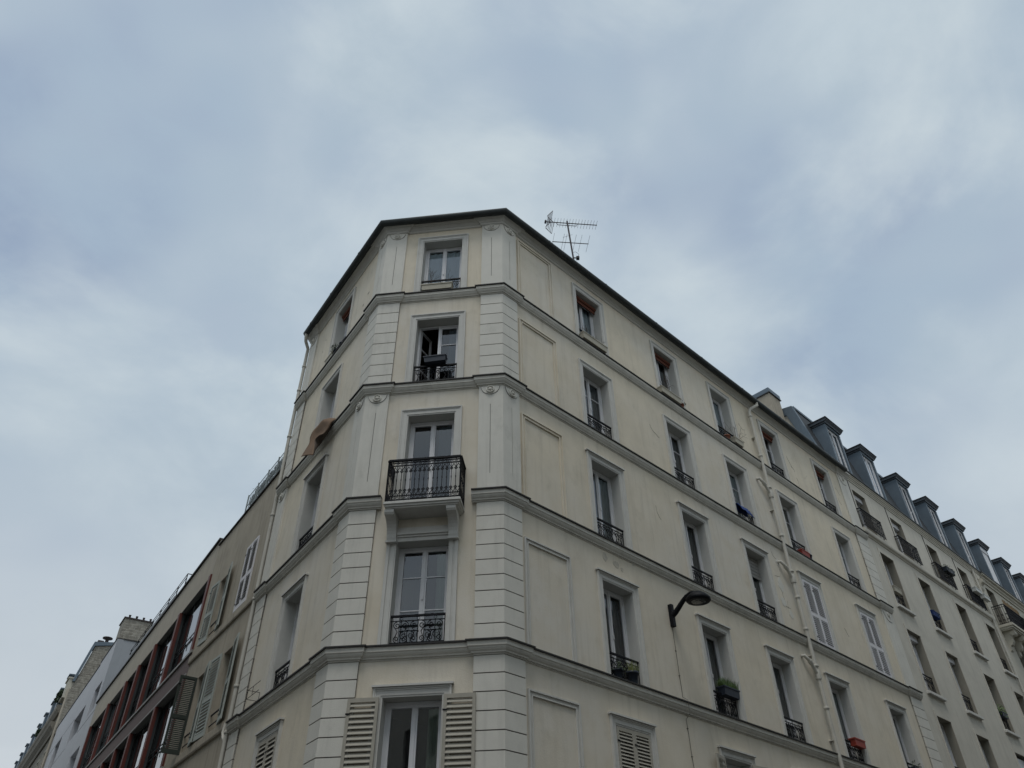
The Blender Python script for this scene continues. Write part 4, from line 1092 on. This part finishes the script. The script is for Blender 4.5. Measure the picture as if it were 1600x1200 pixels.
# roof terrace fence
tf = empty('terrace_fence', FM('L', 7.3, -.05, T4+.06), 'wire fence lined with dark screening along the flat roof edge left of the corner building', 'fence')
mb = MB()
for u in [5.9,6.4,7.22,8.1,8.98]: part(MB().box(-u-.018,-u+.018,.03,.066,T4+.03,T4+.86), 'fence_post', M_['galv'], tf, FM('L'))
for z in (.10,.45,.80): mb.tube([(-8.98,.05,T4+z),(-5.4,.05,T4+z)], .010, 5)
for i in range(46): x = -8.98+i*.078; mb.tube([(x,.05,T4+.05),(x,.05,T4+.80)], .004, 3)
part(mb, 'wire_mesh', M_['galv'], tf, FM('L'))
mb = MB(); r = random.Random(1)
for i in range(1500):
    x = r.uniform(-8.96,-5.4); z = T4+.06+.72*r.random()**.8; k = r.uniform(.03,.075); a = r.uniform(-1.2,1.2)
    y = .09+r.uniform(0,.05); dx, dz = math.cos(a)*k, math.sin(a)*k
    mb.add([(x-dx,y,z-dz),(x+dz*.5,y+.01,z-dx*.5),(x+dx,y,z+dz),(x-dz*.5,y-.01,z+dx*.5)], [(0,1,2,3)])
part(mb, 'screening', M_['fencem'], tf, FM('L'))
mb = twigs_mb(.1, .5, 3, 5, .006); tag(part(mb, 'bare_branch', M_['twig'], None, FM('L', 8.35, -.1, T4+.6)@Matrix.Rotation(R_(-35),4,'Y')), 'bare twig poking above the screened roof fence', 'branch')

# ================================================================== MODERN RED-FRAMED BUILDING
B5 = empty('modern_building', FM('M', 10, 0, GZ), 'modern building with beige concrete bands and oxide-red pillars between tall recessed windows', 'office building')
E5 = 20.1; RD = .15
def bx(u0, u1, y0, y1, z0, z1): return (-u1, -u0, y0, y1, z0, z1)
part(MB().box(*bx(0,E5,0,.35,11.0,12.2)), 'concrete_band', M_['conc'], B5, FM('M'))
mb = MB(); mb.box(*bx(0,E5,-.06,.5,12.2,12.27)); part(mb, 'coping', M_['flash'], B5, FM('M'))
part(MB().box(*bx(0,E5,.35,6,11.9,12.15)).box(*bx(0,.06,.35,6,GZ,11.9)), 'roof', M_['l4g'], B5, FM('M'))
rows5 = [(8.56, 11.0, [0,3.6,7.0,9.6,11.85,15.35,19.45]), (5.35, 7.80, [0,3.4,6.9,9.3,11.6,15.0,19.3]), (2.1, 4.6, [0,3.4,6.9,9.3,11.6,15.0,19.3])]
for ri, (za, zb, ps) in enumerate(rows5):
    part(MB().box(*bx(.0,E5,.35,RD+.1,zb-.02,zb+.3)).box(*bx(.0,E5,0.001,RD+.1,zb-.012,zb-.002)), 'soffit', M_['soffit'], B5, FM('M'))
    part(MB().box(*bx(0,E5,-.05,RD+.1,za-.08,za)), 'sill', M_['sillm'], B5, FM('M'))
    zc = rows5[ri+1][1] if ri+1 < 3 else 0
    part(MB().box(*bx(0,E5,0,.23,zc+.06,za-.08)), 'brown_panel', M_['brownp'], B5, FM('M'))
    part(MB().box(*bx(0,E5,-.04,.3,zc,zc+.06)), 'trim_strip', M_['sillm'], B5, FM('M'))
    for u in ps:
        pl = part(MB().box(*bx(u,u+.24,-.05,.06,za,zb-.013)), 'pillar', M_['redmetal'], B5, FM('M'))
        part(MB().box(*bx(u+.01,u+.23,.06,RD,za,zb-.013)), 'pillar_back', M_['zinc_dark'], pl, FM('M'))
    ps2 = ps+[E5]
    for a, b in zip(ps2, ps2[1:]):
        a += .26; W = b-a
        if W < .4: continue
        n = 2 if W < 2.6 else 3
        mb = MB(); h = zb-za-.02
        mb.box(-b, -a, RD, RD+.05, za, za+.05); mb.box(-b, -a, RD, RD+.05, zb-.08, zb-.02)
        for i in range(n+1):
            x = -b+(b-a)*i/n; mb.box(max(-b,x-.022), min(-a,x+.022), RD+.022, RD+.05, za+.05, zb-.08)
        mb.box(-b, -a, RD+.02, RD+.05, za+.80, za+.84)
        w_ = part(mb, 'window_frame', M_['zinc_dark'], B5, FM('M'))
        mb = MB(); mb.box(-b+.03, -a-.03, RD-.02, RD+.0, za+.95, za+.98)
        for i in range(5): mb.box(-b+.03+i*(b-a-.1)/5, -b+.10+i*(b-a-.1)/5, RD-.012, RD-.002, za+.70+.05*(i%2), za+.95)
        part(mb, 'guard_rail', M_['iron'], w_, FM('M'))
        g = MB(); g.add([(-b,RD+.03,za+.06),(-a,RD+.03,za+.06),(-a,RD+.03,zb-.1),(-b,RD+.03,zb-.1)], [(0,1,2,3)])
        part(g, 'glass_pane', M_['glassm'], w_, FM('M'))
mb = MB(); mb.box(*bx(.0,E5,4.0,6.0,GZ,11.9))
for z in (8.0, 4.8, 1.6): mb.box(*bx(.06,E5-.06,RD+.12,4.0,z-.1,z+.1))
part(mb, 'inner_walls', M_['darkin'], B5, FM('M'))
# roof edge handrail and parapet block
mb = MB(); mb.box(*bx(6.2,13.8,.02,.4,12.28,12.62)); part(mb, 'parapet', M_['l4g'], B5, FM('M'))
mb = MB()
for z in (12.95, 13.1): mb.tube([(-5.1,.10,z),(-14.5,.10,z)], .014, 5)
mb.tube([(-5.1,.10,13.1),(-5.1,1.2,13.1)], .018, 5)
for i in range(8): mb.tube([(-5.1-i*1.3,.10,12.2),(-5.1-i*1.3,.10,13.1)], .018, 5)
part(mb, 'roof_railing', M_['iron'], B5, FM('M'))

# ================================================================== WHITE BUILDING
B6 = empty('white_building', FM('M', 26, 0, GZ), 'white rendered building with flush rectangular openings beyond the red-framed one', 'apartment building')
Zt = 15.5
ops = [(-22.8,-20.9,12.2,13.6), (-28.5,-25.0,12.05,13.45), (-35.1,-32.6,11.9,13.5), (-24.5,-21.5,9.0,10.6), (-30.5,-27.5,9.0,10.6), (-36,-33,9.0,10.6)]
part(wall_mb(-24.3, -E5-.01, GZ, Zt, [(-22.8,-20.9,12.2,13.6),(-24.2,-21.5,9.0,10.6)], .5), 'wall', [M_['l4'], M_['l4'], M_['darkin']], B6, FM('M'))
part(wall_mb(-38.2, -24.3, GZ, 15.35, [(-28.5,-25.0,12.05,13.45), (-35.1,-32.6,11.9,13.5), (-30.5,-27.5,9.0,10.6), (-36,-33,9.0,10.6)], .5), 'wall', [M_['l4'], M_['l4'], M_['darkin']], B6, FM('M', 0, -.0))
part(MB().box(-E5-.02, -E5, 0.001, 6, GZ, Zt), 'side_wall', M_['l4g'], B6, FM('M'))
for a, b_, c, d in [(-22.8,-20.9,12.2,13.6)][:0]+[(-28.5,-25.0,12.05,13.45), (-35.1,-32.6,11.9,13.5), (-30.5,-27.5,9.0,10.6), (-36,-33,9.0,10.6), (-22.8,-20.9,12.2,13.6), (-24.2,-21.5,9.0,10.6)]:
    wf = part(MB().box(a,a+.05,.42,.48,c,d).box(b_-.05,b_,.42,.48,c,d).box(a+.05,b_-.05,.42,.48,d-.05,d).box((a+b_)/2-.03,(a+b_)/2+.03,.42,.48,c,d-.05), 'window', M_['zinc_dark'], B6, FM('M'))
    part(MB().add([(a,.47,c),(b_,.47,c),(b_,.47,d),(a,.47,d)], [(0,1,2,3)]), 'glass_pane', M_['glassm'], wf, FM('M'))
mb = MB(); mb.box(-38.15, -E5-.05, .61, 6, GZ, 15.2); part(mb, 'inner_walls', M_['darkin'], B6, FM('M'))
mb = MB(); mb.box(-24.3, -E5, -.03, .3, Zt, Zt+.06); mb.box(-38.2, -24.3, -.03, .3, 15.352, 15.41); mb.box(-E5-.0, -E5+.03, .3, 6, Zt, Zt+.06); part(mb, 'coping', M_['flash'], B6, FM('M'))
mb = MB()
for z in (13.55, 11.95): mb.box(-38.2, -28.6, -.004, 0, z-.012, z+.012)
mb.box(-33.2,-33.16,-.004,0,9,13.5); mb.box(-24.9,-20.2,-.004,0,11.93,11.96)
part(mb, 'render_joint', M_['flash'], B6, FM('M'))
mb = MB(); mb.box(-21.4, -20.15, .05, 1.45, Zt, 16.65, 0); mb.box(-21.45, -20.1, .0, 1.5, 16.65, 16.72, 1)
ch = part(mb, 'chimney', [M_['rubble'], M_['claypot']], B6, FM('M'))
for k in range(4):
    part(MB().lathe([(.06,0),(.055,.26),(.065,.27),(.065,.30)], 10), 'chimney_pot', M_['claypot'], ch, FM('M', 20.6, -.30-k*.36, 16.72))
    if k < 3: part(MB().lathe([(.09,0),(.08,.05),(.03,.08)], 10), 'chimney_cowl', M_['claypot'], ch, FM('M', 20.6, -.48-k*.36, 16.72))

# ================================================================== OLD STONE BUILDING AND BEYOND
B7 = empty('old_stone_building', FM('M', 45, 0, GZ), 'old rubble-stone gabled building with a mossy cornice at the far left', 'apartment building')
mb = MB()
gab = [(-.12,15.0),(-.10,17.6),(.10,18.4),(.62,21.0),(1.75,21.25),(6,21.4),(6,15.0)]
mb.xprism(gab, -39.2, -38.2); part(mb, 'gable_wall', M_['rubble'], B7, FM('M'))
mb = MB(); mb.xprism([(.06,18.4),(.58,21.02),(1.75,21.27),(6,21.42),(6,21.62),(1.75,21.5),(.48,21.3),(-.10,18.4)], -39.4, -38.1); part(mb, 'gable_flashing', M_['zinc'], B7, FM('M'))
mb = MB(); mb.box(-39.6,-38.3,-.30,.75,17.4,18.6); mb.box(-39.7,-38.25,-.38,.8,18.6,18.7); mb.box(-39.7,-38.25,-.38,.8,17.3,17.4)
part(mb, 'chimney', M_['r3'], B7, FM('M'))
part(MB().box(-95,-38.3,.02,6,GZ,17.2), 'wall', M_['sooty'], B7, FM('M'))
part(MB().xprism([(-.05,17.2),(1.0,20.9),(6,21.2),(6,17.2)], -94, -39.3), 'roof', M_['slate'], B7, FM('M'))
mb = MB(); mb.sweep([W2('M',94,0), W2('M',39.8,0)], [(-.02,15.4),(.1,15.4),(.15,15.6),(.38,15.85),(.45,16.1),(-.02,16.1)]); 
mb.sweep([W2('M',94,0), W2('M',40.5,0)], [(-.02,16.9),(.12,16.9),(.30,17.15),(.34,17.4),(-.02,17.4)])
part(mb, 'cornice', M_['sooty'], B7, WM)
for i in range(16):
    for z in (12.2, 9.0, 5.8):
        wf = link('window', cached('far_frame', lambda: MB().box(-.58,.58,-.06,-.0,2.2,2.32).box(-.58,-.5,-.05,.0,0,2.2).box(.5,.58,-.05,.0,0,2.2).box(-.03,.03,-.01,.0,0,2.2), 'window', [M_['r3']]), B7, FM('M', 41+i*3.1, -.02, z))
        link('glass_pane', cached('far_pane', lambda: MB().box(-.5,.5,.0,.015,0,2.2), 'glass_pane', [M_['glassm']]), wf, FM('M', 41+i*3.1, -.01, z))
for i in range(12):
    link('dormer', cached('far_dormer', lambda: MB().box(-.45,.45,-.12,1.4,17.9,19.6).xprism([(-.22,19.6),(-.22,19.7),(1.5,19.78),(1.5,19.6)],-.55,.55), 'dormer', [M_['zinc']]), B7, FM('M', 41.45+i*3.6))
part(MB().tube([(-38.25,-.12,17.9),(-38.25,-.12,GZ)], .08, 8), 'downpipe', M_['conc'], B7, FM('M'))
mb = MB(); mb.lathe([(.12,0),(.12,.35),(.35,.40),(.35,.46),(.02,.5)], 12, 0, Matrix.Translation((-38.8,1.3,21.5))); mb.box(-39.2,-38.5,.7,1.1,21.35,21.6)
part(mb, 'chimney_cowl', M_['claypot'], B7, FM('M'))
for k, (u, z, s_) in enumerate(((41.8,18.8,1), (44.0,19.2,2), (52,18.6,3))):
    tag(part(leaves_mb(.8, .5, .5, 520, size=.11, seed=s_), 'roof_weed', M_['leafd'], None, FM('M', u, .1, z-.5)), ['tuft of weeds growing in the roof gutter of the old stone building','second weed tuft further along the old roof gutter','third weed tuft furthest along the old roof gutter'][k], 'weeds', 'weed tufts in the old roof gutter')

# ================================================================== BUILDINGS ACROSS THE STREETS (behind the camera)
def block(name, poly, h, label):
    """simple street block: plinth prism, windows recessed on every side"""
    c = sum((Vector(p) for p in poly), Vector((0,0)))/len(poly)
    b = empty(name, Matrix.Translation((c.x, c.y, 0)), label, 'apartment building')
    n = len(poly); n_w = [0]
    for i in range(n):
        a, q = Vector(poly[i]), Vector(poly[(i+1)%n])
        d = (q-a); L_ = d.length; d.normalize()
        X = d; Y = Vector((-d.y, d.x))
        M = Matrix(((X.x,Y.x,0,a.x),(X.y,Y.y,0,a.y),(0,0,1,0),(0,0,0,1)))
        ops = []; k = int(L_//3)
        if k > 8: k = 8
        if L_ < 10 or n_w[0] > 90: k = 0
        for j in range(k):
            x = (j+.5)*L_/max(1,int(L_//3)) 
            for f in range(int((h-1.5)//3)): ops.append((x-.5, x+.5, 1.0+f*3.0, 3.2+f*3.0)); n_w[0] += 1
        part(wall_mb(0, L_, 0, h, ops, .25), 'wall', [M_['r2'], M_['reveal']], b, M)
        for o in ops:
            link('window', cached('blockwin', lambda: MB().box(-.5,-.44,-.03,.0,0,2.2).box(.44,.5,-.03,.0,0,2.2).box(-.03,.03,-.03,.0,0,2.2).add([(-.5,.0,0),(.5,.0,0),(.5,.0,2.2),(-.5,.0,2.2)], [(0,1,2,3)], 1), 'window', [M_['white'], M_['glassm']]), b, M@Matrix.Translation(((o[0]+o[1])/2, .24, o[2])))
    ins = [tuple(c+(Vector(p)-c)*.985) for p in poly]
    part(MB().prism(ins, 0.1, h-.05), 'inner_walls', M_['darkin'], b, Matrix())
    part(MB().prism([tuple(c+(Vector(p)-c)*1.01) for p in poly], h, h+.3), 'roof', M_['zinc'], b, Matrix())
def isect(fa, oa, fb, ob):
    Pa, da, na, _ = FACE[fa]; Pb, db, nb, _ = FACE[fb]
    A = Matrix(((na.x, na.y), (nb.x, nb.y))); return A.inverted()@Vector((Pa.dot(na)+oa, Pb.dot(nb)+ob))
def along(p, d, t): return p+d*t
OR, OL = 14.5, 11.5
cA = isect('R', OR, 'L', -1.0)      # across the right street
block('opposite_block', [tuple(p) for p in (along(cA, dR, 2.5), along(cA, -dL, 2.5), along(cA, -dL, 12), along(cA, dR, 60)+(-dL)*12, along(cA, dR, 60))][::1], 18, 'pale apartment block across the right-hand street')
cB = isect('R', -1.0, 'L', OL)
block('opposite_block', [tuple(p) for p in (along(cB, dL, 60), along(cB, dL, 60)+(-dR)*12, along(cB, -dR, 12), along(cB, -dR, 2.5), along(cB, dL, 2.5))], 18, 'pale apartment block across the left-hand street')
cD = isect('R', OR, 'L', OL)
block('opposite_block', [tuple(p) for p in (along(cD, -dR, 2.5), along(cD, -dR, 35), along(cD, -dR, 35)+(-dL)*14, along(cD, -dL, 35)-dR*2, along(cD, -dL, 2.5))], 18, 'pale apartment block diagonally across the crossing')
# pavements
def pave(name, pts):
    tag(part(MB().prism([tuple(p) for p in pts], 0.0, .13), name, M_['pave'], None, Matrix()), kind='structure')
pave('pavement', [W2('M',80,.0), W2('M',80,2.0), W2('L',6,2.0), cornerpt(0,2.0), cornerpt(1,2.0), W2('R',60,2.0), W2('R',60,0), cornerpt(1,.0), cornerpt(0,.0)])

# ================================================================== LIGHT
w = bpy.data.worlds.new('World'); scn.world = w; w.use_nodes = True
nt = w.node_tree; N = nt.nodes; L = nt.links
for n in list(N): N.remove(n)
out = N.new('ShaderNodeOutputWorld'); bg = N.new('ShaderNodeBackground'); L.new(bg.outputs[0], out.inputs[0])
SUN_EL, SUN_AZ = R_(68), R_(188)
sky = N.new('ShaderNodeTexSky'); sky.sky_type = 'NISHITA'; sky.sun_disc = False; sky.sun_elevation = SUN_EL; sky.sun_rotation = SUN_AZ; sky.dust_density = 3
tc = N.new('ShaderNodeTexCoord'); sp = N.new('ShaderNodeSeparateXYZ'); L.new(tc.outputs['Generated'], sp.inputs[0])
ad = N.new('ShaderNodeMath'); ad.operation = 'ADD'; ad.inputs[1].default_value = .35; L.new(sp.outputs['Z'], ad.inputs[0])
mxm = N.new('ShaderNodeMath'); mxm.operation = 'MAXIMUM'; mxm.inputs[1].default_value = .12; L.new(ad.outputs[0], mxm.inputs[0])
dvv = N.new('ShaderNodeVectorMath'); dvv.operation = 'DIVIDE'; L.new(tc.outputs['Generated'], dvv.inputs[0])
cb = N.new('ShaderNodeCombineXYZ'); [L.new(mxm.outputs[0], cb.inputs[k]) for k in range(3)]; L.new(cb.outputs[0], dvv.inputs[1])
def wnoise(scale, det, loc, dist=0.0, rg=.5):
    mp = N.new('ShaderNodeMapping'); mp.inputs['Location'].default_value = loc; mp.inputs['Rotation'].default_value = (.4,.3,.7); mp.inputs['Scale'].default_value = (1,1,1.5)
    n = N.new('ShaderNodeTexNoise'); n.inputs['Scale'].default_value = scale; n.inputs['Detail'].default_value = det; n.inputs['Distortion'].default_value = dist; n.inputs['Roughness'].default_value = rg
    L.new(tc.outputs['Generated'], mp.inputs['Vector']); L.new(mp.outputs[0], n.inputs['Vector']); return n.outputs['Fac']
def wramp(f, a, b, lo=0, hi=1):
    r = N.new('ShaderNodeMapRange'); r.interpolation_type = 'SMOOTHSTEP'; r.inputs['From Min'].default_value = a; r.inputs['From Max'].default_value = b; r.inputs['To Min'].default_value = lo; r.inputs['To Max'].default_value = hi; L.new(f, r.inputs['Value']); return r.outputs['Result']
def wmix(fac, a, b):
    x = N.new('ShaderNodeMix'); x.data_type = 'RGBA'; L.new(fac, x.inputs['Factor'])
    ii = [q for q in x.inputs if q.type == 'RGBA']
    for c, i in ((a, ii[0]), (b, ii[1])):
        if isinstance(c, tuple): i.default_value = (*c,1)
        else: L.new(c, i)
    return [q for q in x.outputs if q.type == 'RGBA'][0]
SEED = (8.4, 2.2, 1)
big = wramp(wnoise(1.7, 3, SEED, .2, .5), .38, .64)
fine = wramp(wnoise(5.0, 8, (7.3,2.2,1), .3, .6), .30, .72)
veil = wramp(wnoise(2.6, 7, (SEED[0]+5,SEED[1]+3,4), .35, .55), .44, .72)
K = 9.6
c1 = wmix(big, (.335*K,.425*K,.565*K), (.60*K,.695*K,.755*K))
c2 = wmix(fine, c1, wmix(big, (.41*K,.52*K,.64*K), (.48*K,.58*K,.66*K)))
x = wmix(veil, c2, (.66*K,.745*K,.785*K))
# brighter, greyer towards the horizon
hz = wramp(sp.outputs['Z'], .62, .12)
y = wmix(hz, x, wmix(veil, (.62*K,.67*K,.71*K), (.82*K,.865*K,.88*K)))
xf = N.new('ShaderNodeMix'); xf.data_type = 'RGBA'; xf.inputs['Factor'].default_value = .90
ii = [q for q in xf.inputs if q.type == 'RGBA']; L.new(sky.outputs[0], ii[0]); L.new(y, ii[1])
L.new([q for q in xf.outputs if q.type == 'RGBA'][0], bg.inputs['Color']); bg.inputs['Strength'].default_value = .1
sl = bpy.data.lights.new('sun', 'SUN'); sl.energy = 1.15; sl.angle = R_(20); sl.color = (1,.97,.93)
so = bpy.data.objects.new('sun', sl); COL.objects.link(so)
so.rotation_euler = (math.pi/2-SUN_EL, 0, math.pi-SUN_AZ)

# ================================================================== CAMERA
pitch, roll, f = .688654, -.0154924, 1198.74
cam = bpy.data.cameras.new('camera'); co = bpy.data.objects.new('camera', cam); COL.objects.link(co)
fw = Vector((0, math.cos(pitch), math.sin(pitch))); rt = Vector((1,0,0)); up = Vector((0,-math.sin(pitch), math.cos(pitch)))
r2 = rt*math.cos(roll)+up*math.sin(roll); u2 = up*math.cos(roll)-rt*math.sin(roll)
co.matrix_world = Matrix(((r2.x,u2.x,-fw.x,0),(r2.y,u2.y,-fw.y,0),(r2.z,u2.z,-fw.z,EYE),(0,0,0,1)))
cam.sensor_width = 36; cam.lens = f/1600*36; cam.clip_end = 2000; cam.clip_start = .05
scn.camera = co
scn.render.resolution_x, scn.render.resolution_y = 1024, 768
vs = scn.view_settings; vs.view_transform = 'Standard'; vs.look = 'None'; vs.exposure = 0; vs.gamma = 1; vs.use_curve_mapping = False
